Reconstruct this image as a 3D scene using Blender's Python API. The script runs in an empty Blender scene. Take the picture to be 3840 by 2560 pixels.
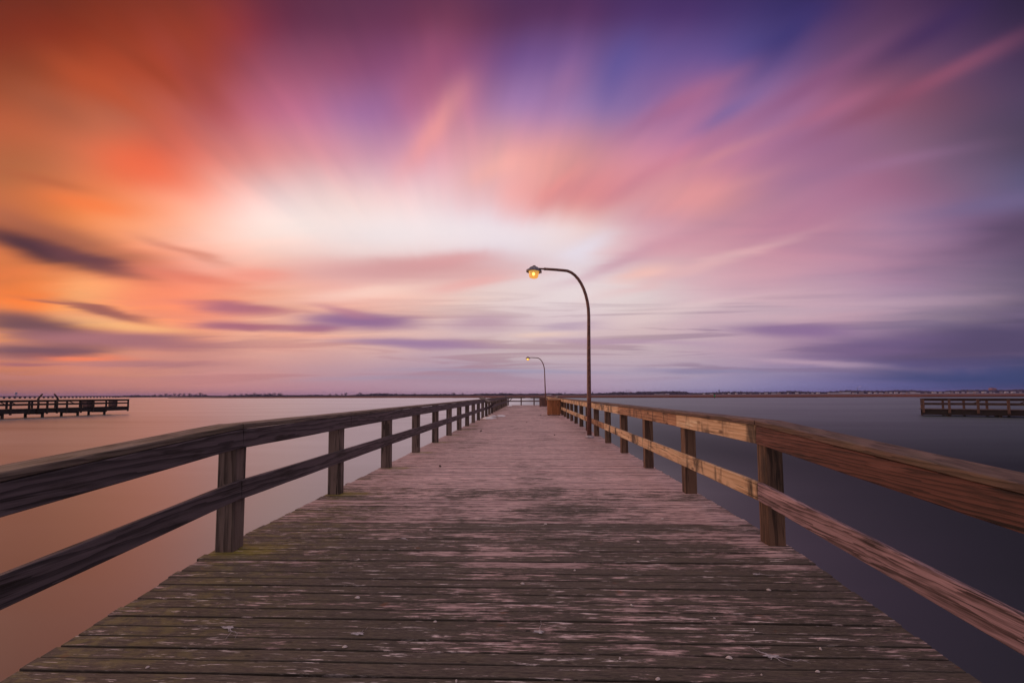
import bpy, bmesh, math, random
from mathutils import Vector, Matrix

random.seed(7)
SC = bpy.context.scene
COL = SC.collection
R = math.radians
WATER_Z = -1.37
HAZE = 0.00009

# ----------------------------------------------------------------- helpers
def tag(o, label=None, cat=None, group=None, kind=None):
    if label: o['label'] = label
    if cat: o['category'] = cat
    if group: o['group'] = group
    if kind: o['kind'] = kind
    return o

def empty(name, loc=(0, 0, 0), rz=0.0):
    o = bpy.data.objects.new(name, None)
    o.empty_display_size = 0.2
    COL.objects.link(o)
    o.location = loc
    o.rotation_euler = (0, 0, rz)
    return o

def copy_tree(o, parent=None):
    c = o.copy(); COL.objects.link(c)
    if parent: c.parent = parent
    for ch in list(o.children):
        copy_tree(ch, c)
    return c

class MB:
    """collects shapes; build() links them as one mesh object"""
    def __init__(self):
        self.v = []; self.f = []; self.s = []
    def add(self, verts, faces, smooth=False):
        b = len(self.v)
        self.v += [tuple(p) for p in verts]
        self.f += [tuple(i + b for i in f) for f in faces]
        self.s += [smooth] * len(faces)
    def box(self, lo, hi):
        x0, y0, z0 = lo; x1, y1, z1 = hi
        self.add([(x0,y0,z0),(x1,y0,z0),(x1,y1,z0),(x0,y1,z0),(x0,y0,z1),(x1,y0,z1),(x1,y1,z1),(x0,y1,z1)],
                 [(0,3,2,1),(4,5,6,7),(0,1,5,4),(1,2,6,5),(2,3,7,6),(3,0,4,7)])
    def beam(self, p0, p1, w, h, up=(0, 0, 1), ch=0.006, seg=1, jit=0.0, rnd=random):
        """chamfered timber from p0 to p1 (centre line), w sideways, h along up"""
        p0 = Vector(p0); p1 = Vector(p1); t = (p1 - p0).normalized()
        upv = Vector(up); side = t.cross(upv).normalized(); upv = side.cross(t).normalized()
        a, b = w / 2, h / 2
        prof = [(-a+ch,-b),(a-ch,-b),(a,-b+ch),(a,b-ch),(a-ch,b),(-a+ch,b),(-a,b-ch),(-a,-b+ch)]
        vs = []; fs = []
        for i in range(seg + 1):
            c = p0.lerp(p1, i / seg)
            for (q, r) in prof:
                js = rnd.uniform(-jit, jit) if jit else 0; jr = rnd.uniform(-jit, jit) if jit else 0
                vs.append(c + side * (q + js) + upv * (r + jr))
        for i in range(seg):
            for k in range(8):
                k2 = (k + 1) % 8
                fs.append((i*8+k, i*8+k2, (i+1)*8+k2, (i+1)*8+k))
        fs.append(tuple(range(7, -1, -1)))
        fs.append(tuple(seg*8 + k for k in range(8)))
        self.add(vs, fs)
    def tube(self, pts, radii, n=14, cap=True, smooth=True):
        pts = [Vector(p) for p in pts]; vs = []; fs = []
        ref = Vector((0, 1, 0))
        for i, p in enumerate(pts):
            t = (pts[min(i+1, len(pts)-1)] - pts[max(i-1, 0)]).normalized()
            if abs(t.dot(ref)) > 0.95: ref = Vector((1, 0, 0))
            s = t.cross(ref).normalized(); u = s.cross(t)
            for k in range(n):
                a = 2*math.pi*k/n
                vs.append(p + (s*math.cos(a) + u*math.sin(a)) * radii[i])
        for i in range(len(pts)-1):
            for k in range(n):
                k2 = (k+1) % n
                fs.append((i*n+k, (i+1)*n+k, (i+1)*n+k2, i*n+k2))
        self.add(vs, fs, smooth)
        if cap:
            b = len(self.v) - len(vs)
            self.f.append(tuple(b + k for k in range(n))); self.s.append(False)
            self.f.append(tuple(b + (len(pts)-1)*n + k for k in range(n-1, -1, -1))); self.s.append(False)
    def lathe(self, prof, n=24, c=(0, 0, 0), smooth=True, tilt=0.0):
        vs = []; fs = []
        M = Matrix.Rotation(tilt, 4, 'Y')
        for (r, z) in prof:
            for k in range(n):
                a = 2*math.pi*k/n
                vs.append(M @ Vector((r*math.cos(a), r*math.sin(a), z)) + Vector(c))
        for i in range(len(prof)-1):
            for k in range(n):
                k2 = (k+1) % n
                fs.append((i*n+k, i*n+k2, (i+1)*n+k2, (i+1)*n+k))
        self.add(vs, fs, smooth)
    def blob(self, c, r, n=8, rings=5, jit=0.25, rnd=random):
        cx, cy, cz = c; rx, ry, rz = r
        vs = [(cx, cy, cz - rz)]
        for i in range(1, rings):
            ph = -math.pi/2 + math.pi*i/rings
            for k in range(n):
                a = 2*math.pi*k/n; j = 1 + rnd.uniform(-jit, jit)
                vs.append((cx + rx*j*math.cos(ph)*math.cos(a), cy + ry*j*math.cos(ph)*math.sin(a), cz + rz*j*math.sin(ph)))
        vs.append((cx, cy, cz + rz)); fs = []
        for k in range(n): fs.append((0, 1+(k+1) % n, 1+k))
        for i in range(rings-2):
            for k in range(n):
                k2 = (k+1) % n
                fs.append((1+i*n+k, 1+i*n+k2, 1+(i+1)*n+k2, 1+(i+1)*n+k))
        L = len(vs)-1; o = 1+(rings-2)*n
        for k in range(n): fs.append((o+k, o+(k+1) % n, L))
        self.add(vs, fs)
    def build(self, name, mat, parent=None, loc=None):
        me = bpy.data.meshes.new(name)
        me.from_pydata(self.v, [], self.f)
        me.polygons.foreach_set('use_smooth', self.s)
        me.update()
        o = bpy.data.objects.new(name, me); COL.objects.link(o)
        if mat: me.materials.append(mat)
        if parent: o.parent = parent
        if loc: o.location = loc
        return o

# ----------------------------------------------------------------- node helpers
class NT:
    def __init__(self, tree):
        self.t = tree; self.n = tree.nodes; self.l = tree.links
    def new(self, typ, **kw):
        n = self.n.new(typ)
        for k, v in kw.items(): setattr(n, k, v)
        return n
    def put(self, sock, val):
        if val is None: return
        if isinstance(val, bpy.types.NodeSocket): self.l.new(val, sock)
        else: sock.default_value = val
    def math(self, op, a, b=None, c=None, clamp=False):
        n = self.new('ShaderNodeMath', operation=op, use_clamp=clamp)
        self.put(n.inputs[0], a); self.put(n.inputs[1], b); self.put(n.inputs[2], c)
        return n.outputs[0]
    def vmath(self, op, a, b=None, scale=None):
        n = self.new('ShaderNodeVectorMath', operation=op)
        self.put(n.inputs[0], a); self.put(n.inputs[1], b)
        if scale is not None: self.put(n.inputs['Scale'], scale)
        return n.outputs['Value'] if op in ('DOT_PRODUCT', 'LENGTH') else n.outputs[0]
    def mix(self, fac, a, b, blend='MIX'):
        n = self.new('ShaderNodeMix', data_type='RGBA', blend_type=blend)
        self.put(n.inputs[0], fac); self.put(n.inputs[6], a); self.put(n.inputs[7], b)
        return n.outputs[2]
    def smooth(self, v, a, b, lo=0.0, hi=1.0, kind='SMOOTHSTEP'):
        n = self.new('ShaderNodeMapRange', interpolation_type=kind)
        self.put(n.inputs[0], v); self.put(n.inputs[1], a); self.put(n.inputs[2], b)
        self.put(n.inputs[3], lo); self.put(n.inputs[4], hi)
        return n.outputs[0]
    def mapping(self, v, loc=(0,0,0), rot=(0,0,0), scale=(1,1,1), kind='POINT'):
        n = self.new('ShaderNodeMapping', vector_type=kind)
        self.put(n.inputs[0], v); 
        if kind in ('POINT', 'TEXTURE'): self.put(n.inputs[1], loc)
        self.put(n.inputs[2], rot); self.put(n.inputs[3], scale)
        return n.outputs[0]
    def noise(self, v, scale=1.0, detail=2.0, rough=0.5, dist=0.0, dim='3D', out=0):
        n = self.new('ShaderNodeTexNoise', noise_dimensions=dim)
        self.put(n.inputs['Vector'], v); n.inputs['Scale'].default_value = scale
        n.inputs['Detail'].default_value = detail; n.inputs['Roughness'].default_value = rough
        n.inputs['Distortion'].default_value = dist
        return n.outputs[out]
    def comb(self, x, y, z=0.0):
        n = self.new('ShaderNodeCombineXYZ')
        self.put(n.inputs[0], x); self.put(n.inputs[1], y); self.put(n.inputs[2], z)
        return n.outputs[0]
    def sep(self, v):
        n = self.new('ShaderNodeSeparateXYZ'); self.put(n.inputs[0], v)
        return n.outputs

def new_mat(name):
    m = bpy.data.materials.new(name); m.use_nodes = True
    nt = NT(m.node_tree); nt.n.clear()
    out = nt.new('ShaderNodeOutputMaterial')
    return m, nt, out

def principled(nt, out, color, rough=0.6, metal=0.0, bump=None, bump_d=0.003, spec=0.5):
    p = nt.new('ShaderNodeBsdfPrincipled')
    nt.put(p.inputs['Base Color'], color); nt.put(p.inputs['Roughness'], rough)
    p.inputs['Metallic'].default_value = metal
    nt.put(p.inputs['Specular IOR Level'], spec)
    if bump is not None:
        b = nt.new('ShaderNodeBump'); b.inputs['Distance'].default_value = bump_d
        b.inputs['Strength'].default_value = 1.0
        nt.put(b.inputs['Height'], bump); nt.l.new(b.outputs[0], p.inputs['Normal'])
    nt.l.new(p.outputs[0], out.inputs[0])
    return p

def c4(r, g, b): return (r, g, b, 1.0)

def plain(name, col, rough=0.7, var=0.25, scale=6.0, metal=0.0):
    m, nt, out = new_mat(name)
    tc = nt.new('ShaderNodeTexCoord').outputs['Object']
    n = nt.noise(tc, scale, 3)
    c = nt.mix(nt.smooth(n, 0.3, 0.7), c4(*[v*(1-var) for v in col]), c4(*[min(1, v*(1+var)) for v in col]))
    principled(nt, out, c, rough, metal)
    return m

def wood(name, axis, light, dark, stain=(0.02, 0.016, 0.013), stain_amt=0.5, drip=0.0, rings=11.0, moss=0.0, rough=0.7, grain=0.8):
    """sawn timber whose grain runs along the object's x, y or z axis"""
    m, nt, out = new_mat(name)
    tc = nt.new('ShaderNodeTexCoord').outputs['Object']
    isl = nt.new('ShaderNodeNewGeometry').outputs['Random Per Island']
    k = {'x': 0, 'y': 1, 'z': 2}[axis]
    off = [0.13, 0.13, 0.13]; off[k] = 37.0
    # every board was cut from another place in the tree
    wn = nt.new('ShaderNodeTexWhiteNoise', noise_dimensions='1D'); nt.put(wn.inputs['W'], isl)
    offv = nt.vmath('MULTIPLY', nt.vmath('SUBTRACT', wn.outputs['Color'], (0.5, 0.5, 0.5)), tuple(v*4 if i != k else v for i, v in enumerate(off)))
    p = nt.vmath('ADD', tc, offv)
    sc = [1.0, 1.0, 1.0]; sc[k] = 0.07
    pg = nt.mapping(p, scale=tuple(sc))
    wv = nt.new('ShaderNodeTexWave', wave_type='RINGS', rings_direction=axis.upper(), wave_profile='SAW')
    nt.put(wv.inputs['Vector'], pg); wv.inputs['Scale'].default_value = rings
    wv.inputs['Distortion'].default_value = 9.0; wv.inputs['Detail'].default_value = 3.0
    wv.inputs['Detail Scale'].default_value = 1.6; wv.inputs['Detail Roughness'].default_value = 0.6
    sf = [220.0]*3; sf[k] = 5.0
    fib = nt.noise(nt.mapping(p, scale=tuple(sf)), 1.0, 3, 0.6)
    sw = [9.0]*3; sw[k] = 1.6
    blot = nt.noise(nt.mapping(p, scale=tuple(sw)), 1.0, 4, 0.6)
    g = nt.math('MULTIPLY', nt.smooth(wv.outputs['Fac'], 0.25, 0.95), grain)
    g = nt.math('ADD', g, nt.math('MULTIPLY', nt.math('SUBTRACT', fib, 0.5), 0.9), clamp=True)
    col = nt.mix(g, c4(*light), c4(*dark))
    tint = nt.math('MULTIPLY_ADD', wn.outputs['Value'], 0.5, 0.75)
    col = nt.mix(1.0, col, nt.comb(tint, tint, tint), 'MULTIPLY')
    st = nt.math('MULTIPLY', nt.smooth(nt.math('ADD', blot, nt.math('MULTIPLY', nt.math('SUBTRACT', fib, 0.5), 0.35)), 0.50, 0.72), stain_amt)
    col = nt.mix(st, col, c4(*stain))
    wr = nt.noise(nt.mapping(p, loc=(7, 7, 7), scale=tuple([14.0 if i != k else 1.1 for i in range(3)])), 1.0, 4, 0.6)
    col = nt.mix(nt.math('MULTIPLY', nt.smooth(wr, 0.55, 0.72), 0.45), col, c4(*[min(0.9, v*1.7+0.03) for v in light]))
    if drip:
        sd = [3.6, 3.6, 1.6]
        dr = nt.noise(nt.mapping(p, scale=tuple(sd)), 1.0, 4, 0.62, 0.6)
        dm = nt.noise(nt.mapping(p, scale=(2.0, 2.0, 2.0)), 1.0, 1, 0.5)
        d = nt.smooth(nt.math('ADD', nt.math('MULTIPLY', dr, 0.75), nt.math('MULTIPLY', dm, 0.4)), 0.57, 0.72)
        col = nt.mix(nt.math('MULTIPLY', d, drip), col, c4(0.035, 0.026, 0.02))
        kn = nt.new('ShaderNodeTexVoronoi'); sk = [6.0]*3; sk[k] = 1.9
        nt.put(kn.inputs['Vector'], nt.mapping(p, scale=tuple(sk))); kn.inputs['Scale'].default_value = 1.0
        kd = nt.smooth(kn.outputs['Distance'], 0.06, 0.16, 0.8, 0.0)
        col = nt.mix(kd, col, c4(0.07, 0.03, 0.015))
    # knots
    kn2 = nt.new('ShaderNodeTexVoronoi'); s2 = [7.0]*3; s2[k] = 2.3
    nt.put(kn2.inputs['Vector'], nt.mapping(p, loc=(3.3, 1.7, 5.1), scale=tuple(s2))); kn2.inputs['Scale'].default_value = 1.0
    kq = nt.math('MULTIPLY', nt.smooth(kn2.outputs['Distance'], 0.07, 0.2, 0.85, 0.0), nt.smooth(nt.sep(kn2.outputs['Color'])[0], 0.5, 0.55))
    col = nt.mix(kq, col, c4(*[v*0.5 for v in dark]))
    # end splits and checks
    chk = nt.noise(nt.mapping(p, loc=(1, 2, 3), scale=tuple([70.0 if i != k else 1.3 for i in range(3)])), 1.0, 2, 0.5)
    col = nt.mix(nt.smooth(chk, 0.63, 0.69, 0.0, 0.9), col, c4(0.012, 0.009, 0.008))
    if moss:
        mz = nt.noise(nt.mapping(tc, scale=(5, 2.0, 5)), 1.0, 4, 0.65)
        col = nt.mix(nt.math('MULTIPLY', nt.smooth(mz, 0.45, 0.65), moss), col, c4(0.085, 0.075, 0.03))
    bump = nt.math('ADD', nt.math('MULTIPLY', fib, 0.6), nt.math('MULTIPLY', wv.outputs['Fac'], 0.5))
    principled(nt, out, col, nt.math('MULTIPLY_ADD', fib, 0.3, rough-0.15), 0, bump, 0.003, 0.35)
    return m

# ----------------------------------------------------------------- materials
M = {}
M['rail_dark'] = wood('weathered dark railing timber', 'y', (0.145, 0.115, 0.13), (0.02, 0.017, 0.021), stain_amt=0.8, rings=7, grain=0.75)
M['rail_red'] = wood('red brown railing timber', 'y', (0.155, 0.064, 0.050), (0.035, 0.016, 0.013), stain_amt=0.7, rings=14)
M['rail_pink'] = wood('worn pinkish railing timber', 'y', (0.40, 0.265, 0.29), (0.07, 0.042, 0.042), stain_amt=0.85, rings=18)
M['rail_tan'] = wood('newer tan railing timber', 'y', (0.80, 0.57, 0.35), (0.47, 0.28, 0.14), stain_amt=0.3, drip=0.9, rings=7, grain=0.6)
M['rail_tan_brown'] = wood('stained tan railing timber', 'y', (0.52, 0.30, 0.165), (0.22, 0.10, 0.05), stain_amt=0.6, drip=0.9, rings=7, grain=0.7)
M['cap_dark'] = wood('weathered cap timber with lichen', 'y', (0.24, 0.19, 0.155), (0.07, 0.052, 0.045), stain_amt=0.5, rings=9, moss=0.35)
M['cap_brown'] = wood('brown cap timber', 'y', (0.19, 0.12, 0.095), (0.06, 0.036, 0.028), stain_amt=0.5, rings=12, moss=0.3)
M['post_dark'] = wood('dark weathered post timber', 'z', (0.22, 0.165, 0.145), (0.05, 0.036, 0.032), stain_amt=0.95, rings=5)
M['post_brown'] = wood('brown post timber', 'z', (0.21, 0.125, 0.08), (0.07, 0.04, 0.028), stain_amt=0.9, rings=5)
M['end_rail'] = wood('end fence timber', 'x', (0.2, 0.13, 0.11), (0.06, 0.04, 0.035), stain_amt=0.5)
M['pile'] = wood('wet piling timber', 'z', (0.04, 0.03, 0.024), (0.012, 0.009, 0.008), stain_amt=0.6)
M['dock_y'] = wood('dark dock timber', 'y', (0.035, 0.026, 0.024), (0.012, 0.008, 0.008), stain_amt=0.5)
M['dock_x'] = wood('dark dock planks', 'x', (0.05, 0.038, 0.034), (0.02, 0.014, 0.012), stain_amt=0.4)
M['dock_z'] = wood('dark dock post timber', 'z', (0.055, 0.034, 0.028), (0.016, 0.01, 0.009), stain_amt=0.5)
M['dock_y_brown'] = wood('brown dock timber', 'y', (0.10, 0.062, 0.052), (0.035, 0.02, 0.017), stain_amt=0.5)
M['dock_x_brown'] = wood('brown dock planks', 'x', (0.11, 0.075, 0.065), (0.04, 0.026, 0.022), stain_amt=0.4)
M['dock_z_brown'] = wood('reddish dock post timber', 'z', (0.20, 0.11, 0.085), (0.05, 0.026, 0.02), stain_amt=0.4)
M['bin_wood'] = wood('orange brown bin boards', 'z', (0.46, 0.19, 0.075), (0.16, 0.055, 0.022), stain_amt=0.45, rings=9)
M['bin_trim'] = wood('pale bin trim', 'x', (0.5, 0.28, 0.15), (0.25, 0.12, 0.06), stain_amt=0.3)
M['bin_grey'] = wood('grey brown bin boards', 'z', (0.22, 0.13, 0.11), (0.07, 0.04, 0.035), stain_amt=0.5)

def deck_material():
    m, nt, out = new_mat('worn mossy deck planks')
    tc = nt.new('ShaderNodeTexCoord').outputs['Object']
    geo = nt.new('ShaderNodeNewGeometry')
    isl = geo.outputs['Random Per Island']
    wn = nt.new('ShaderNodeTexWhiteNoise', noise_dimensions='1D'); nt.put(wn.inputs['W'], isl)
    v = nt.vmath('MULTIPLY_ADD', wn.outputs['Color'], (19.0, 0.0, 0.0))
    v = nt.vmath('ADD', tc, nt.vmath('MULTIPLY', wn.outputs['Color'], (19.0, 0.0, 7.0)))
    x, y, z = nt.sep(tc)
    grain = nt.noise(nt.mapping(v, scale=(5.0, 85, 20)), 1.0, 5, 0.68, 0.4)
    fib = nt.noise(nt.mapping(v, scale=(24, 260, 60)), 1.0, 3, 0.65)
    streak = nt.noise(nt.mapping(v, scale=(2.6, 36, 9)), 1.0, 4, 0.62, 0.5)
    patch = nt.noise(nt.mapping(tc, scale=(1.0, 1.6, 1)), 1.0, 5, 0.6, 0.5)
    blot = nt.noise(nt.mapping(tc, scale=(5, 11, 3)), 1.0, 5, 0.72, 0.4)
    big = nt.noise(nt.mapping(tc, scale=(0.75, 0.22, 1)), 1.0, 2, 0.5)
    # bare wood
    bare = nt.mix(nt.smooth(grain, 0.35, 0.68), c4(0.80, 0.555, 0.545), c4(0.27, 0.17, 0.16))
    tint = nt.math('MULTIPLY_ADD', wn.outputs['Value'], 0.5, 0.72)
    bare = nt.mix(1.0, bare, nt.comb(tint, tint, tint), 'MULTIPLY')
    # dark moss and grime, heavier on the low wet ramp and along the left edge
    ramp = nt.smooth(y, 1.5, 8.0, 0.135, -0.12)
    left = nt.smooth(x, -2.5, -0.8, 0.03, 0.0)
    st2 = nt.noise(nt.mapping(v, scale=(7.5, 80, 25)), 1.0, 5, 0.7, 0.4)
    mm = nt.math('ADD', nt.math('MULTIPLY', patch, 0.36), nt.math('MULTIPLY', blot, 0.24))
    mm = nt.math('ADD', mm, nt.math('MULTIPLY', streak, 0.50))
    mm = nt.math('ADD', mm, nt.math('MULTIPLY', nt.math('SUBTRACT', st2, 0.5), 0.55))
    mm = nt.math('ADD', mm, nt.math('MULTIPLY', nt.math('SUBTRACT', big, 0.5), 0.35))
    mm = nt.math('ADD', mm, nt.math('ADD', ramp, left))
    mm = nt.math('ADD', mm, nt.math('MULTIPLY', nt.math('SUBTRACT', wn.outputs['Value'], 0.5), 0.16))
    mf = nt.smooth(mm, 0.49, 0.60)
    grime = nt.mix(nt.smooth(fib, 0.35, 0.65), c4(0.088, 0.075, 0.052), c4(0.018, 0.014, 0.011))
    green = nt.math('MULTIPLY', nt.smooth(x, -2.5, -1.0, 0.75, 0.08), nt.smooth(blot, 0.45, 0.62))
    grime = nt.mix(green, grime, c4(0.17, 0.15, 0.04))
    col = nt.mix(nt.math('MULTIPLY', mf, 0.95), bare, grime)
    # moss cushions where water stands round the feet of the left posts
    py = nt.math('ABSOLUTE', nt.math('SUBTRACT', nt.math('FRACT', nt.math('DIVIDE', nt.math('ADD', y, 10.345-3.78), 2.045)), 0.5))
    py = nt.math('MULTIPLY', nt.math('SUBTRACT', 0.5, py), 2.045)
    px = nt.math('ADD', x, 2.30)
    rd = nt.math('SQRT', nt.math('ADD', nt.math('MULTIPLY', nt.math('MULTIPLY', px, px), 0.5), nt.math('MULTIPLY', nt.math('MULTIPLY', py, py), 3.0)))
    cush = nt.smooth(nt.math('ADD', rd, nt.math('MULTIPLY', nt.math('SUBTRACT', blot, 0.5), 1.1)), 0.30, 0.05)
    col = nt.mix(nt.math('MULTIPLY', cush, 0.85), col, c4(0.24, 0.20, 0.025))
    # pale splintered streaks along the plank
    pale = nt.math('MULTIPLY', nt.smooth(st2, 0.46, 0.36), nt.smooth(streak, 0.50, 0.42))
    pale = nt.math('MULTIPLY', pale, nt.smooth(patch, 0.36, 0.54))
    col = nt.mix(nt.math('MULTIPLY', pale, 0.85), col, c4(0.95, 0.84, 0.84))
    # dirt packed along the joints
    ac = nt.new('ShaderNodeAttribute'); ac.attribute_name = 'across'
    ed = nt.math('ABSOLUTE', nt.math('SUBTRACT', ac.outputs['Fac'], 0.5))
    ed = nt.smooth(nt.math('ADD', ed, nt.math('MULTIPLY', nt.math('SUBTRACT', blot, 0.5), 0.26)), 0.435, 0.51)
    col = nt.mix(nt.math('MULTIPLY', ed, 0.75), col, c4(0.022, 0.018, 0.014))
    # rot pits and cracks
    crack = nt.math('MULTIPLY', nt.smooth(grain, 0.60, 0.68), nt.smooth(fib, 0.42, 0.58))
    col = nt.mix(nt.math('MULTIPLY', crack, 0.9), col, c4(0.012, 0.009, 0.008))
    vor = nt.new('ShaderNodeTexVoronoi'); nt.put(vor.inputs['Vector'], nt.mapping(v, scale=(5, 16, 5))); vor.inputs['Scale'].default_value = 1.0
    pit = nt.math('MULTIPLY', nt.smooth(vor.outputs['Distance'], 0.05, 0.13, 1.0, 0.0), nt.smooth(blot, 0.48, 0.55))
    col = nt.mix(nt.math('MULTIPLY', pit, 0.9), col, c4(0.012, 0.009, 0.008))
    # rust under the nails, joist by joist
    rj = nt.math('ABSOLUTE', nt.math('SUBTRACT', nt.math('FRACT', nt.math('DIVIDE', nt.math('ADD', x, 2.41), 0.75)), 0.5))
    rust = nt.math('MULTIPLY', nt.smooth(rj, 0.44, 0.5), nt.smooth(nt.noise(nt.mapping(v, scale=(7, 14, 7)), 1.0, 3), 0.60, 0.70))
    col = nt.mix(nt.math('MULTIPLY', rust, 0.6), col, c4(0.17, 0.06, 0.02))
    # gull specks
    v2 = nt.new('ShaderNodeTexVoronoi'); nt.put(v2.inputs['Vector'], nt.mapping(tc, scale=(5.5, 5.5, 5.5))); v2.inputs['Scale'].default_value = 1.0
    nd = nt.math('ADD', v2.outputs['Distance'], nt.math('MULTIPLY', nt.math('SUBTRACT', blot, 0.5), 0.06))
    sp = nt.math('MULTIPLY', nt.smooth(nd, 0.022, 0.04, 1.0, 0.0), nt.smooth(nt.sep(v2.outputs['Color'])[0], 0.80, 0.82))
    col = nt.mix(nt.math('MULTIPLY', sp, 0.9), col, c4(0.62, 0.58, 0.6))
    bump = nt.math('ADD', nt.math('MULTIPLY', grain, -1.0), nt.math('MULTIPLY', fib, -0.4))
    bump = nt.math('SUBTRACT', bump, nt.math('MULTIPLY', pit, 0.6))
    rough = nt.math('MULTIPLY_ADD', mf, 0.12, 0.60)
    principled(nt, out, col, rough, 0, bump, 0.006, 0.5)
    return m
M['deck'] = deck_material()

def water_material():
    m, nt, out = new_mat('calm blurred bay water')
    tc = nt.new('ShaderNodeTexCoord').outputs['Object']
    lw = nt.new('ShaderNodeLayerWeight'); lw.inputs['Blend'].default_value = 0.5
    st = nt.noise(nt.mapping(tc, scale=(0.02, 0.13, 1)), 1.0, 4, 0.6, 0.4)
    # light fall-off painted in: reflection cut and tinted darker towards the right
    right_dim = nt.smooth(nt.math('ADD', nt.sep(tc)[0], nt.math('MULTIPLY', nt.math('SUBTRACT', st, 0.5), 6.0)), -6.0, 10.0)
    fac = nt.new('ShaderNodeValToRGB'); nt.put(fac.inputs[0], lw.outputs['Facing'])
    e = fac.color_ramp.elements
    e[0].position = 0.0; e[0].color = c4(0.16, 0.16, 0.16)
    e[1].position = 1.0; e[1].color = c4(0.90, 0.90, 0.90)
    for p, v in ((0.5, 0.30), (0.75, 0.45), (0.93, 0.74)):
        q = e.new(p); q.color = c4(v, v, v)
    gl = nt.new('ShaderNodeBsdfGlossy', distribution='GGX')
    nt.put(gl.inputs['Color'], nt.mix(right_dim, c4(0.86, 0.96, 1.0), c4(0.62, 0.78, 0.86)))
    nt.put(gl.inputs['Roughness'], nt.math('ADD', nt.math('MULTIPLY_ADD', st, 0.20, 0.22), nt.math('MULTIPLY', right_dim, 0.08)))
    df = nt.new('ShaderNodeBsdfDiffuse'); df.inputs['Color'].default_value = c4(0.014, 0.013, 0.016)
    mx = nt.new('ShaderNodeMixShader')
    f = nt.math('MULTIPLY', fac.outputs[0], nt.math('MULTIPLY_ADD', st, 0.5, 0.75))
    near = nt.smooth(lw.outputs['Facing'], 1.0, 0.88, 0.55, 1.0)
    f = nt.math('MULTIPLY', f, nt.math('MULTIPLY_ADD', nt.math('MULTIPLY', right_dim, near), -0.78, 1.0))
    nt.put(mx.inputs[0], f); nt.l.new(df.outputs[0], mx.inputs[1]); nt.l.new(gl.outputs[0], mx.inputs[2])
    nt.l.new(mx.outputs[0], out.inputs[0])
    return m
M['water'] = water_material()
M['metal'] = plain('brown painted lamp metal', (0.15, 0.066, 0.05), 0.45, 0.35, 14)
M['shade'] = plain('weathered zinc lamp shade', (0.17, 0.16, 0.20), 0.4, 0.4, 18, 0.4)
M['mortar'] = plain('pale grout collar', (0.42, 0.37, 0.40), 0.85, 0.25, 20)
M['snow'] = plain('old grey white snow', (0.88, 0.88, 0.94), 0.6, 0.08, 9)
M['shell'] = plain('bleached shell', (0.55, 0.49, 0.48), 0.5, 0.15, 60)
M['weed'] = plain('dried black seaweed', (0.035, 0.022, 0.02), 0.8, 0.4, 60)
M['drop'] = plain('dried bird dropping', (0.42, 0.39, 0.42), 0.8, 0.3, 40)
M['bark'] = plain('winter bark', (0.05, 0.036, 0.03), 0.9, 0.3, 1)
M['crown'] = plain('dark winter crown', (0.045, 0.034, 0.032), 0.9, 0.4, 0.6)
M['woods'] = plain('far woodland', (0.05, 0.042, 0.045), 0.95, 0.35, 0.02)
M['marsh'] = plain('rust coloured marsh grass', (0.11, 0.024, 0.006), 0.95, 0.3, 0.015)
M['land'] = plain('far low land', (0.09, 0.055, 0.05), 0.95, 0.3, 0.01)
M['concrete'] = plain('grey bridge concrete', (0.14, 0.12, 0.13), 0.8, 0.2, 0.1)
M['house'] = plain('pale house paint', (0.60, 0.62, 0.72), 0.7, 0.2, 0.02)
M['house_dim'] = plain('weathered house siding', (0.32, 0.27, 0.27), 0.7, 0.2, 0.02)
M['house_roof'] = plain('grey house roof', (0.13, 0.11, 0.12), 0.85, 0.2, 0.02)
M['block'] = plain('blue grey building facade', (0.30, 0.32, 0.38), 0.7, 0.15, 0.05)
M['brick'] = plain('brick building', (0.34, 0.14, 0.09), 0.8, 0.15, 0.05)
M['green'] = plain('green channel board', (0.02, 0.42, 0.12), 0.5, 0.15, 3)
M['tower'] = plain('blue grey water tower paint', (0.22, 0.26, 0.36), 0.5, 0.15, 0.1)
M['box'] = plain('reddish dock box', (0.13, 0.07, 0.065), 0.7, 0.3, 2)

def glow(name, col, strength, mixt=0.0):
    m, nt, out = new_mat(name)
    e = nt.new('ShaderNodeEmission'); e.inputs[0].default_value = c4(*col); e.inputs[1].default_value = strength
    if mixt:
        t = nt.new('ShaderNodeBsdfTransparent'); t.inputs[0].default_value = c4(1.0, 0.62, 0.25)
        mx = nt.new('ShaderNodeMixShader'); mx.inputs[0].default_value = mixt
        g = nt.new('ShaderNodeBsdfGlossy'); g.inputs['Roughness'].default_value = 0.15
        ad = nt.new('ShaderNodeMixShader'); ad.inputs[0].default_value = 0.06
        nt.l.new(e.outputs[0], mx.inputs[1]); nt.l.new(t.outputs[0], mx.inputs[2])
        nt.l.new(mx.outputs[0], ad.inputs[1]); nt.l.new(g.outputs[0], ad.inputs[2])
        nt.l.new(ad.outputs[0], out.inputs[0])
    else:
        nt.l.new(e.outputs[0], out.inputs[0])
    return m
M['bulb'] = glow('lit sodium bulb', (1.0, 0.76, 0.28), 14.0)
M['globe'] = glow('amber lamp globe', (1.0, 0.50, 0.12), 1.0, 0.40)

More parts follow.
